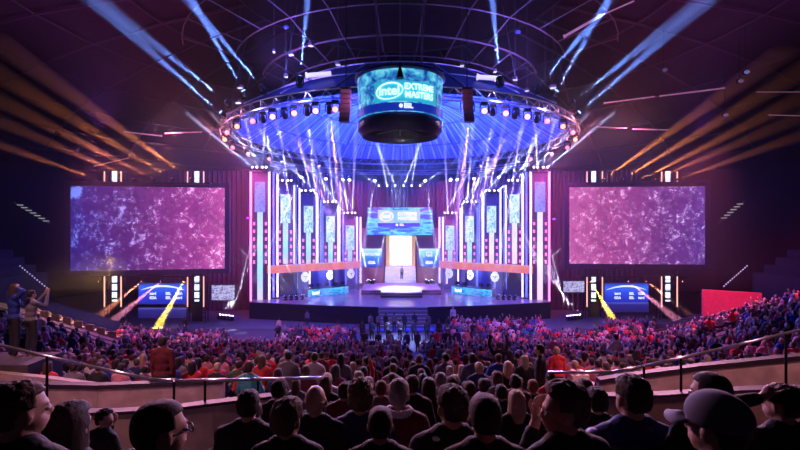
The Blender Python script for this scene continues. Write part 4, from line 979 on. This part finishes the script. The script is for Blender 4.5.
seatm = mat('red_seat_shell', (.16, .015, .02), .4)
def seat_at(x, y, z, label):
    e = empty('stadium_seat', (x, y, z), 0, label, 'seat', 'tip up seats of the near rows')
    MB().box((0, .03, .385), (.44, .40, .05)).build('seat', seatm, e, bevel=.015)
    mb = MB(); n = 8; rr = []
    for k in range(n + 1): x_ = -.23 + .46 * k / n; rr.append([(x_, -.24 + .25 * x_ * x_ * 4 - .02, .42), (x_, -.26 + .25 * x_ * x_ * 4 - .06, .70 - (x_ / .23) ** 4 * .04), (x_, -.235 + .25 * x_ * x_ * 4 - .06, .70 - (x_ / .23) ** 4 * .04), (x_, -.215 + .25 * x_ * x_ * 4 - .02, .42)])
    mb.rings(rr); mb.build('backrest', seatm, e)
    MB().box((0, -.12, .18), (.06, .1, .36)).box((0, -.1, .012), (.2, .2, .024)).build('leg', black, e)

def tread_at_a(D):
    k = min(range(len(ROWS_A)), key=lambda i: abs(ROWS_A[i] + .15 - D)); return tread_a(ROWS_A[k])
FG = [ # px, ytop, w, hair, hair colour, yaw(+ = looks left), shirt, arms, label
 (8, 387, 47, 'short', 'brown', -35, 'black', 'lap', 'short-haired spectator at the bottom left edge, ear and cheek lit, looking right'),
 (62, 408, 50, 'long', 'dark', -10, 'black', 'lap', 'long brown-haired spectator near the bottom left corner'),
 (101, 412, 20, 'curly', 'dark', -80, 'black', 'face', 'small spectator in profile with a hand at the chin, right of the long brown hair'),
 (153, 407, 44, 'buzz', 'dark', -45, 'black', 'lap', 'close-cropped spectator in front of the left parapet, looking right with glasses'),
 (246, 393, 24, 'short', 'black', 5, 'black', 'lap', 'dark-haired spectator at the right end of the left parapet, behind a tousled head'),
 (251, 407, 29, 'puffy', 'dark', -20, 'black', 'lap', 'spectator with tousled dark hair in a dark jacket, right of the left parapet'),
 (278, 381, 18, 'short', 'black', -5, 'black', 'lap', 'black-haired youngster left of the bald head, in front of the red box'),
 (286, 405, 37, 'puffy', 'brown', -25, 'black', 'lap', 'big brown-haired head with a lit right ear, below the black-haired youngster'),
 (314, 388, 26, 'bald', 'bald', 0, 'black', 'lap', 'bald spectator in a black jacket'),
 (344, 384, 17, 'short', 'dark', 0, 'dark red', 'lap', 'dark-haired spectator between the bald man and the curly head'),
 (360, 384, 29, 'curly', 'brown', 0, 'navy', 'lap', 'curly brown-haired spectator with a navy collar'),
 (380, 411, 33, 'buzz', 'dark', 0, 'black', 'lap', 'crop-haired spectator at the bottom edge with both ears showing, just left of the centre'),
 (399, 382, 24, 'short', 'grey', -12, 'dark red', 'lap', 'spectator with short greyish hair in a dark red jacket and pale collar'),
 (412, 377, 17, 'short', 'dark', 8, 'black', 'lap', 'dark-haired spectator just right of the short greyish hair'),
 (429, 380, 17, 'bob', 'dark', 0, 'black', 'lap', 'spectator with dark bobbed hair left of the white-collared man'),
 (453, 389, 31, 'short', 'dark', 25, 'black', 'lap', 'dark-haired man in a black jacket with small white collar patches'),
 (381, 382, 11, 'short', 'brown', 0, 'grey', 'lap', 'small brown-haired head right behind the curly spectator'),
 (441, 374, 13, 'short', 'grey', 0, 'grey', 'lap', 'small greyish head in the row beyond the white-collared man'),
 (452, 378, 10, 'short', 'dark', 0, 'black', 'lap', 'small dark head just right of the small greyish head'),
 (487, 399, 37, 'buzz', 'dark', 4, 'black', 'lap', 'close-cropped spectator with a pink lit left ear at the bottom edge right of the centre'),
 (518, 393, 21, 'long', 'blond', 0, 'black', 'lap', 'long blond-haired spectator behind the red seat'),
 (502, 386, 14, 'short', 'dark', 0, 'black', 'lap', 'dark-haired spectator left of the long blond hair'),
 (516, 376, 13, 'short', 'black', 0, 'dark red', 'lap', 'black-haired spectator beyond the long blond hair'),
 (534, 381, 13, 'short', 'red', -10, 'black', 'lap', 'reddish-haired spectator beside the tall dark standing man'),
 (571, 390, 42, 'puffy', 'brown', 68, 'black', 'face', 'large brown-haired spectator in profile with a hand held to the mouth'),
 (587, 380, 16, 'buzz', 'brown', 0, 'black', 'lap', 'small crop-haired head beyond the large profile, left of the red table'),
 (599, 392, 22, 'puffy', 'black', 10, 'black', 'lap', 'black-haired spectator between the large profile and the blue jacket'),
 (637, 379, 31, 'short', 'black', 18, 'navy', 'lap', 'man in a dark blue padded jacket with lit left cheek'),
 (728, 401, 52, 'buzz', 'dark', 30, 'black', 'lap', 'large spectator in a peaked cap at the bottom right'),
 (717, 376, 33, 'buzz', 'black', 35, 'black', 'lap', 'shaven-headed spectator directly beyond the peaked cap'),
 (790, 388, 34, 'short', 'black', 30, 'black', 'headhold', 'spectator at the bottom right edge raising both hands beside the head'),
 (686, 424, 15, 'short', 'dark', 60, 'black', 'lap', 'small dark head peeking out left of the peaked cap'),
 (222, 428, 20, 'short', 'black', -20, 'black', 'lap', 'dark jacketed spectator low beside the end of the left parapet'),
 (604, 409, 15, 'buzz', 'brown', 0, 'black', 'face', 'spectator with a raised lit fist left of the blue padded jacket'),
 (330, 404, 17, 'short', 'dark', 0, 'dark red', 'lap', 'dark head low between the bald man and the crop-haired one'),
 (545, 402, 20, 'short', 'dark', 0, 'black', 'lap', 'dark head low left of the large profile'),
 (425, 402, 19, 'puffy', 'dark', 0, 'dark red', 'lap', 'dark tousled head low between the dark red jacket and the white collar patches'),
 (470, 383, 15, 'short', 'brown', 0, 'grey', 'lap', 'brown head beyond and right of the white-collared man'),
 (484, 380, 13, 'short', 'dark', 0, 'black', 'lap', 'dark head in line above the close-cropped spectator right of centre'),
 (368, 378, 12, 'buzz', 'grey', 0, 'grey', 'lap', 'small grey head above the curly spectator'),
 (325, 378, 13, 'bob', 'brown', 0, 'black', 'lap', 'small bobbed brown head above and right of the bald man'),
 (498, 374, 12, 'puffy', 'brown', 0, 'grey', 'lap', 'small brown head above the dark heads right of the centre'),
]
placed = []
for (px, yt, w, hair, hc, yaw, shc, arms, lab) in FG:
    D = .178 * {'curly': 1.2, 'puffy': 1.12, 'long': 1.12, 'bob': 1.1}.get(hair, 1.0) * F / w
    D = max(1.15, min(D, 5.45))
    for _ in range(6):      # keep shoulders apart from those already placed
        X = (px - 400) * D / F
        if all(math.hypot(X - a, D - b) > .36 for a, b in placed): break
        D += .10
    top = P(px, yt, D).z; tz = tread_at_a(D); s = max(.84, min(1.1, (top - tz) / 1.275)); z = top - 1.275 * s
    X = (px - 400) * D / F; placed.append((X, D))
    ms = make_person('sit', arms, hair, yaw, 0, .011 if w > 22 else .016, True, random.uniform(.97, 1.1))
    c = dict(skin=SK, hair=HC[hc], shirt=CC[shc], trousers=(.02, .02, .03))
    o = put_person(ms, (X, D, z), 0, s, c, lab)
    if yaw and abs(yaw) > 60: o.rotation_euler.z = R(yaw * .25)
    M = ms['M']
    if 'glasses' in lab:
        g = MB()
        for q in (-1, 1):
            for k in range(12):
                a0, a1 = R(k * 30), R(k * 30 + 30); g.tube(M @ Vector((q * .032 + .024 * math.cos(a0), .104, .10 + .018 * math.sin(a0))), M @ Vector((q * .032 + .024 * math.cos(a1), .104, .10 + .018 * math.sin(a1))), .003, n=5)
            g.tube(M @ Vector((q * .056, .1, .104)), M @ Vector((q * .08, 0, .104)), .003, n=5)
        g.build('glasses', black, o)
    if 'peaked cap' in lab and 'large' in lab:
        capm = mat('grey_violet_cap', (.10, .10, .16), .85)
        g = MB().ball((0, -.008, .150), (.091, .113, .092), 28, 18)
        for v in list(g.bm.verts):
            if v.co.z < .125: v.co.z = .125 + (v.co.z - .125) * .12
        for v in g.bm.verts: v.co = M @ v.co
        g.build('cap', capm, o, True)
        g = MB(); rr = []
        for k in range(17):
            a0 = R(-62 + 124 * k / 16); si, co_ = math.sin(a0), math.cos(a0); e_ = .075 * co_ ** .5
            rr.append([M @ Vector((.086 * si, .085 * co_ + .015, .128)), M @ Vector((.088 * si, .085 * co_ + .02 + e_, .112 - .02 * abs(si))), M @ Vector((.088 * si, .085 * co_ + .02 + e_, .108 - .02 * abs(si))), M @ Vector((.086 * si, .085 * co_ + .015, .120))])
        g.rings(rr); br = g.build('cap_brim', mat('brim', (.13, .13, .2), .85), o, True)
    if 'white collar patches' in lab or 'pale collar' in lab:
        g = MB(); n_ = Vector((0, .04, 1.03))
        for q in (-1, 1): g.ball(n_ + Vector((q * .085, -.055, -.015)), (.035, .022, .018), 10, 8)
        if 'pale' in lab: g = MB(); [g.ball(n_ + Vector((.085 * math.cos(R(a)), -.01 + .075 * math.sin(R(a)), .01)), (.028, .028, .03), 8, 6) for a in range(150, 391, 16)]
        g.build('collar', mat('pale_collar', (.6, .58, .65), .8), o, True)
    if 'padded' in lab:
        [setattr(q, 'color', (.02, .04, .22, 1)) for q in bpy.data.objects if q.parent == o and q.name.startswith('shirt')]
        g = MB()
        for zc in (.62, .70, .78, .86, .94): g.ball((0, .03, zc), (.215, .145, .05), 24, 8)
        for q in (-1, 1):
            g.ball((q * .20, .02, .95), (.075, .075, .06), 12, 8)
            for t in (.25, .5, .75, 1): sh = Vector((q * .175, .025, .96)); el = Vector((q * .245, .085, .67)); g.ball(sh.lerp(el, t), (.078, .078, .05), 12, 8)
        g.ball((0, .03, 1.02), (.10, .09, .04), 14, 8)
        g.build('padded_jacket', mat('blue_padding', (.012, .022, .12), .5), o, True)
    if abs(yaw) > 20:
        g = MB()
        for q in (-1, 1): g.ball(M @ Vector((q * .032, .082, .098)), (.011, .011, .008), 8, 6)
        g.build('eyes', mat('eye_white', (.5, .5, .5), .2), o, True)
    seat_at(X, D, z, 'dark red seat under the ' + ' '.join(lab.split(',')[0].split()[:11]))
seat_at((520 - 400) * 2.35 / F, 2.35, 7.78, 'empty tip up seat with a lit red rim below the long blond hair')

# standing and marked-out people further down
ST_P = [ # px, ytop, D, arms, hair, hair colour, shirt, rz deg, height scale, label
 (14, 284, 11.1, 'headhold', 'long', 'brown', 'blue', -30, 1.0, 'spectator in a dark blue top standing at the far left edge, arms raised'),
 (31, 290, 11.2, 'phone', 'short', 'dark', 'grey', -20, .95, 'spectator standing beside the far left edge, arms held out in front'),
 (163, 335, 10.55, 'down', 'short', 'dark', 'dark red', 0, 1.0, 'man in a dark red shirt standing beyond the left parapet, seen from behind'),
 (268, 353, 11.7, 'clap', 'short', 'brown', 'red', 0, 1.0, 'person in a bright red shirt standing behind the white box left of the centre'),
 (287, 357, 12.2, 'down', 'long', 'blond', 'grey', 10, .97, 'fair long-haired person standing between the red shirts'),
 (310, 352, 11.6, 'down', 'short', 'dark', 'red', -60, 1.0, 'person in a red shirt turned right, left one of the red shirted group'),
 (322, 353.5, 11.2, 'down', 'short', 'black', 'dark red', -25, 1.02, 'person in a darker red shirt, middle one of the red shirted group'),
 (331, 358, 12.6, 'down', 'short', 'dark', 'red', 20, .98, 'person in a red shirt, right and partly hidden one of the red shirted group'),
 (540, 344, 9.2, 'down', 'short', 'black', 'black', 60, 1.04, 'tall man in black standing near the right end of the centre block, looking left'),
 (557, 347, 11.4, 'down', 'short', 'blond', 'red', 5, 1.0, 'person in a bright red shirt standing left of the white box on the red table'),
 (499, 342, 13.5, 'up', 'short', 'brown', 'black', 0, 1.0, 'person in black with arms raised right of the centre aisle'),
 (510, 350, 12.6, 'lap', 'long', 'dark', 'black', 15, .95, 'person with long dark hair standing right of the raised arms'),
 (371, 348, 17.5, 'clap', 'short', 'dark', 'white', -15, 1.0, 'person in a white shirt standing at the left edge of the centre aisle'),
 (397, 350, 15.5, 'phone', 'long', 'grey', 'grey', 0, .97, 'fair person standing in the centre aisle holding up a phone'),
 (616, 334, 17, 'clap', 'short', 'dark', 'white', 20, 1.0, 'person in a white shirt standing in the right crowd'),
 (553, 336, 19, 'down', 'short', 'blond', 'pink', 0, 1.0, 'fair-haired person in pink standing in the right crowd behind the man in black'),
 (437, 324, 30, 'down', 'short', 'dark', 'red', 0, 1.0, 'person in red standing right of the centre aisle near the stage'),
 (447, 323, 31, 'down', 'short', 'brown', 'black', 0, 1.0, 'person in black standing just right of the person in red near the stage'),
 (457, 322, 31, 'down', 'short', 'black', 'navy', 0, 1.0, 'person in navy standing second to the right of the person in red near the stage'),
 (466, 320, 31, 'down', 'short', 'blond', 'pink', 10, 1.03, 'fair person in pale pink standing in the floor crowd right of the centre'),
 (442, 346, 17, 'down', 'short', 'dark', 'teal', 0, .95, 'person in a teal top in the middle of the crowd right of the centre aisle'),
 (279, 318, 39.5, 'down', 'short', 'brown', 'white', 0, 1.0, 'person in a pale top standing on the open floor left of the stage'),
 (307, 315, 43, 'down', 'short', 'brown', 'grey', 0, 1.0, 'person standing against the black stage skirt left of the front stairs'),
 (453, 303, 42.6, 'down', 'short', 'blond', 'white', 180, 1.0, 'person in a white shirt standing before the black stage skirt right of the stairs'),
 (338, 321, 36, 'down', 'short', 'brown', 'pink', 0, 1.0, 'person in pink standing in the floor crowd left of the stairs'),
 (185, 320, 40, 'down', 'short', 'black', 'black', 0, 1.05, 'dark figure standing under the yellow beam left of the stage'),
]
def floor_z(X, D):
    if D < 10.4 and X > -4.5: return 5.4 if D > 8.7 else 5.5
    if D < 11.7 and X < -8.4: return 6.3
    r = [q for q in ROWS_B if q - .25 <= D <= q + .65]
    return max(.004, tread(X, r[0] if r else D)) if D < 42.3 else .01
for (px, yt, D, arms, hair, hc, shc, rz, s, lab) in ST_P:
    X = (px - 400) * D / F; z = floor_z(X, D); top = P(px, yt, D).z; s = max(.86, min(1.12, (top - z) / 1.73))
    near = D < 20
    ms = make_person('stand', arms, hair, 0, 0, .018 if near else .03, near)
    put_person(ms, (X, D, z), R(rz), s, dict(skin=SK, hair=HC[hc], shirt=CC[shc]), lab)
    placed.append((X, D))
# player walking down the golden stairs
ms = make_person('stand', 'down', 'short', 0, 0, .025, False)
put_person(ms, (.22, 59.0, 2.48), R(180), 1.02, dict(skin=SK, hair=HC['dark'], shirt=CC['grey']), 'lone figure standing on the stairs below the golden doorway')
ms = make_person('stand', 'down', 'short', 0, 0, .03, False)
k = 0
NMW = ['far left', 'left', 'left of middle', 'middle', 'right of middle', 'right', 'far right']
for row, (D, xs) in enumerate(((40.6, (-2.6, -1.9, -1.25, -.5, .4, 1.3, 2.5)), (37.6, (-3.1, -2.3, -1.0, .0, 1.1, 2.2, 3.2)), (33.6, (-2.6, -1.6, -.7, .5, 1.3, 2.4, 3.1)))):
    for j, x in enumerate(xs):
        z = floor_z(x, D + .1); put_person(ms, (x, D + .1, z), random.uniform(-.5, .5), random.uniform(.94, 1.06), dict(skin=SKD, hair=HC[random.choice(('dark', 'brown', 'black'))], shirt=CC[random.choice(('black', 'navy', 'grey'))]),
            'dark-clad person before the stage stairs, %s in the %s line' % (NMW[j], ('nearest', 'second', 'third')[row]), 'people standing before the stage stairs'); placed.append((x, D))
# red table with white box on each side
for (px, D, l) in ((291, 11.3, 'left'), (578, 11.0, 'right')):
    X = (px - 400) * D / F; z = floor_z(X, D + .2)
    t = empty('table', (X, D, z), 0, 'small red draped table standing beyond the %s end of the centre block' % l, 'table', 'red draped tables')
    MB().box((0, 0, .36), (.9, .5, .72)).build('tablecloth', mat('red_cloth', (.7, .03, .06), .7), t, bevel=.02); MB().box((0, 0, .73), (.94, .54, .03)).build('tabletop', mat('red_top', (.5, .03, .05), .5), t)
    b = empty('cardboard_box', (X, D, z + .747), .1, 'white box standing on the red table beyond the %s end of the centre block' % l, 'box', 'white boxes on red tables')
    MB().box((0, 0, .14), (.42, .3, .27)).build('body', mat('white_card', (.75, .62, .55), .8), b, bevel=.01)
    for q in (-.1, .1): MB().box((q, 0, .31), (.08, .2, .08)).build('flap', mat('white_card', (1, 1, 1)), b)
    placed.append((X, D))

# ------------------------------------------------------------------ the seated crowd
PRO = []
for arms, hair in (('lap', 'short'), ('lap', 'long'), ('clap', 'short'), ('cheer1', 'puffy'), ('phone', 'bob'), ('lap', 'puffy'), ('lap', 'buzz')):
    PRO.append((arms, hair, make_person('sit', arms, hair, random.uniform(-25, 25), 0, .03, False)))
ARMT = {'lap': 'seated', 'clap': 'clapping', 'cheer1': 'one arm raised', 'phone': 'hands up', 'up': 'both arms raised'}
HT = {'short': 'short', 'long': 'long', 'puffy': 'tousled', 'bob': 'bobbed', 'buzz': 'cropped'}
def seat_ok(X, D):
    px = 400 + X * F / D
    if abs(X) > 29 + 0 * D: return False
    if not -25 < px < 825: return False
    if 226 < px < 374 and D > 38: return False
    if D > 37.5 and 545 < px < 604: return False
    if D > 31 and abs(X - .3) < 4.0: return False
    if abs(X - .9) < .55 and D > 14: return False
    if px < 120 and D > 21.5 and X < -12.5: return False
    if px < 278 and D > 33 and px > 226: return False
    if D > 37.5 and px < 226: return False
    if D > 30 and px > 655 and X > 20: return False
    if 714 < px < 742 and 20 < D < 24: return False
    if any(math.hypot(X - a, D - b) < .52 for a, b in placed): return False
    return True
WAR = [('black', 22), ('white', 15), ('grey', 14), ('red', 13), ('pink', 14), ('navy', 12), ('dark red', 8), ('blue', 5), ('teal', 2), ('green', 3)]
WN = [w for w, n in WAR for _ in range(n)]
SEATS = []
for D in (8.35, 9.25, 10.1):
    X = -1.9 if D < 9 else -3.05
    while X < 3.1: 
        if all(math.hypot(X - a, D - b) > .5 for a, b in placed): SEATS.append((X, D, 5.5 if D < 8.7 else 5.4, True))
        X += .58
for D in ROWS_B:
    X = -29.4 + random.uniform(0, .3)
    while X < 29.5:
        x = X + random.uniform(-.06, .06)
        if random.random() < .93 and seat_ok(x, D): SEATS.append((x, D, max(.004, tread(x, D)), False))
        X += .58
NB = 240
SEATS.sort(key=lambda q: q[1] + random.uniform(0, .0))
used = {}
for (X, D, z, c) in SEATS[:NB]:
    row = sorted({q[1] for q in SEATS[:NB]}).index(D)
    px = 400 + X * F / D; zone = ('far left', 'left', 'middle left', 'middle', 'middle right', 'right', 'far right')[min(6, max(0, int(px / 114.3)))]
    for _ in range(60):
        arms, hair, ms = random.choice(PRO if random.random() < .25 else [q for q in PRO if q[0] == 'lap']); cl = random.choice(WN); hc = random.choice(('dark', 'brown', 'black', 'dark', 'blond', 'brown'))
        lab = '%s-topped spectator with %s %s hair, %s, %s crowd row, %s' % (cl.replace(' ', '-'), HT[hair], hc, ARMT[arms], ORD[row], zone)
        if lab not in used: break
    used[lab] = 1
    put_person(ms, (X, D, z), random.uniform(-.3, .3), random.uniform(.93, 1.05), dict(skin=SK, hair=HC[hc], shirt=CC[cl]), lab, 'seated spectators in the nearest crowd rows')
    used[(round(X, 1), D)] = 1
mb = MB()
for D, zz in ((8.35, 5.5), (9.25, 5.4), (10.1, 5.4)): mb.box((0, D - .02, zz + .20), (6.6, .36, .40))
mb.box((0, 8.28, 4.75), (6.8, 1.14, 1.5))
struct(mb.build('floor_centre_bench', concrete_dark))
# the rest of the crowd, too many to count: one low object
def crowd_atom(up, stand=False):
    bm = bmesh.new(); cols = []
    def ball(c, r, u, v, k):
        n0 = len(bm.verts); bmesh.ops.create_uvsphere(bm, u_segments=u, v_segments=v, radius=1, matrix=Matrix.Translation(c) @ Matrix.Diagonal((*r, 1))); cols.extend([k] * (len(bm.verts) - n0))
    def limb(a, b, r, k):
        n0 = len(bm.verts); a = Vector(a); b = Vector(b); d = b - a
        bmesh.ops.create_cone(bm, cap_ends=True, segments=5, radius1=r, radius2=r * .7, depth=d.length, matrix=Matrix.Translation((a + b) / 2) @ d.to_track_quat('Z', 'Y').to_matrix().to_4x4()); cols.extend([k] * (len(bm.verts) - n0))
    ball((0, .05, 1.14), (.080, .095, .112), 7, 6, 0); ball((0, .075, 1.12), (.068, .085, .10), 6, 5, 1); ball((0, .03, .80), (.19, .125, .26), 8, 6, 2); limb((-.17, .03, .98), (.17, .03, .98), .07, 2); limb((0, .05, .98), (0, .06, 1.08), .05, 1)
    limb((-.1, .05, .48), (-.13, .42, .5), .09, 3); limb((.1, .05, .48), (.13, .42, .5), .09, 3); limb((-.13, .42, .5), (-.13, .42, .02), .06, 3); limb((.13, .42, .5), (.13, .42, .02), .06, 3)
    for s in (-1, 1):
        if up == 2 or (up == 1 and s > 0): limb((s * .19, .03, .96), (s * .27, .12, 1.2), .05, 2); limb((s * .27, .12, 1.2), (s * .22, .18, 1.42), .04, 1)
        else: limb((s * .2, .03, .96), (s * .25, .08, .70), .05, 2); limb((s * .25, .08, .70), (s * .14, .33, .68), .04, 1)
    V = [v.co.copy() for v in bm.verts]; bm.verts.ensure_lookup_table(); Fc = [[v.index for v in f.verts] for f in bm.faces]; bm.verts.index_update(); Fc = [[v.index for v in f.verts] for f in bm.faces]; bm.free(); return V, Fc, cols
AT = [crowd_atom(0)] * 27 + [crowd_atom(1)] * 2 + [crowd_atom(2)]
V = []; FC = []; CO = []
for (X, D, z, c) in SEATS[NB:]:
    v, f, co = random.choice(AT); n0 = len(V); s = random.uniform(.92, 1.07); a = random.uniform(-.4, .4); ca, sa = math.cos(a) * s, math.sin(a) * s
    cl = CC[random.choice(WN)]; hc = HC[random.choice(('dark', 'brown', 'black', 'blond', 'grey', 'brown'))]; pal = [hc, SK, cl, (.03, .03, .05)]
    V.extend([(X + p.x * ca - p.y * sa, D + p.x * sa + p.y * ca, z + p.z * s) for p in v]); FC.extend([[i + n0 for i in q] for q in f]); CO.extend([pal[k] for k in co])
me = bpy.data.meshes.new('crowd'); me.from_pydata(V, [], FC); at = me.color_attributes.new('tint', 'FLOAT_COLOR', 'POINT')
buf = []
for c in CO: buf.extend((*c, 1))
at.data.foreach_set('color', buf)
for p in me.polygons: p.use_smooth = True
cm = bpy.data.materials.new('crowd_clothes'); cm.use_nodes = True; nt = cm.node_tree; a_ = nt.nodes.new('ShaderNodeVertexColor'); a_.layer_name = 'tint'; nt.links.new(a_.outputs[0], nt.nodes['Principled BSDF'].inputs['Base Color']); nt.nodes['Principled BSDF'].inputs['Roughness'].default_value = .75
me.materials.append(cm); o = bpy.data.objects.new('crowd', me); COL.objects.link(o); tag(o, 'dense far crowd of seated spectators filling the hall floor and side stands', 'crowd', kind='stuff')
print('SEATS', len(SEATS))
# empty tip-up seats on the left stand, lit yellow
se = None; n = 0; folded = []
ym = mat('yellow_lit_seat', (.5, .42, .2), .5)  # yellow light on the seats is put into their colour
for D in ROWS_B:
    if not 24.5 < D < 34: continue
    X = -25
    while X < -14:
        px = 400 + X * F / D
        if 34 < px < 122:
            if se is None:
                se = empty('folding_seat', (0, 0, 0), 0, 'x', 'seat', 'empty seats on the left stand')
                MB().box((0, .0, .43), (.44, .36, .04)).build('seat', ym, se); MB().box((0, -.19, .62), (.44, .04, .34)).build('backrest', ym, se); t = se
            else: t = copy_tree(se)
            t.location = (X, D, max(0, tread(X, D))); n += 1; t['label'] = 'empty pale seat on the left stand, %s row up, %s from the left' % (ORD[len(set(folded) | {D}) - 1], ORD[sum(1 for q in folded if q == D)]); folded.append(D)
        X += .62
# haze in the hall air: thin everywhere, thicker over the stage
for (prof, w_, dn, l) in (([(16, .6), (70, .6), (70, 5.3), (27.9, 5.3), (27.9, 24), (16, 24)], 32, .0014, 'very thin haze filling the air over the crowd'), ([(28, 5.4), (63, 5.4), (63, 25.8), (28, 25.8)], 30, .0065, 'thicker theatrical haze hanging under and around the canopy over the stage')):
    hz = MB().rings([[(x, y, z) for y, z in prof] for x in (-w_, w_)]).build('haze', black); hm = bpy.data.materials.new('stage_haze'); hm.use_nodes = True; nt = hm.node_tree; nt.nodes.clear()
    ou = nt.nodes.new('ShaderNodeOutputMaterial'); vs = nt.nodes.new('ShaderNodeVolumeScatter'); vs.inputs['Density'].default_value = dn; vs.inputs['Anisotropy'].default_value = .2
    nt.links.new(vs.outputs[0], ou.inputs['Volume']); hz.data.materials.clear(); hz.data.materials.append(hm); tag(hz, l, 'haze', kind='stuff')

for o in bpy.data.objects:
    if 'label' in o and not 4 <= len(o['label'].replace('-', ' ').split()) <= 16: print('LAB', len(o['label'].split()), o.name, o['label'])
for m in bpy.data.materials: m.cycles.emission_sampling = 'NONE'     # glowing surfaces are found by bounced rays; lamps are sampled directly
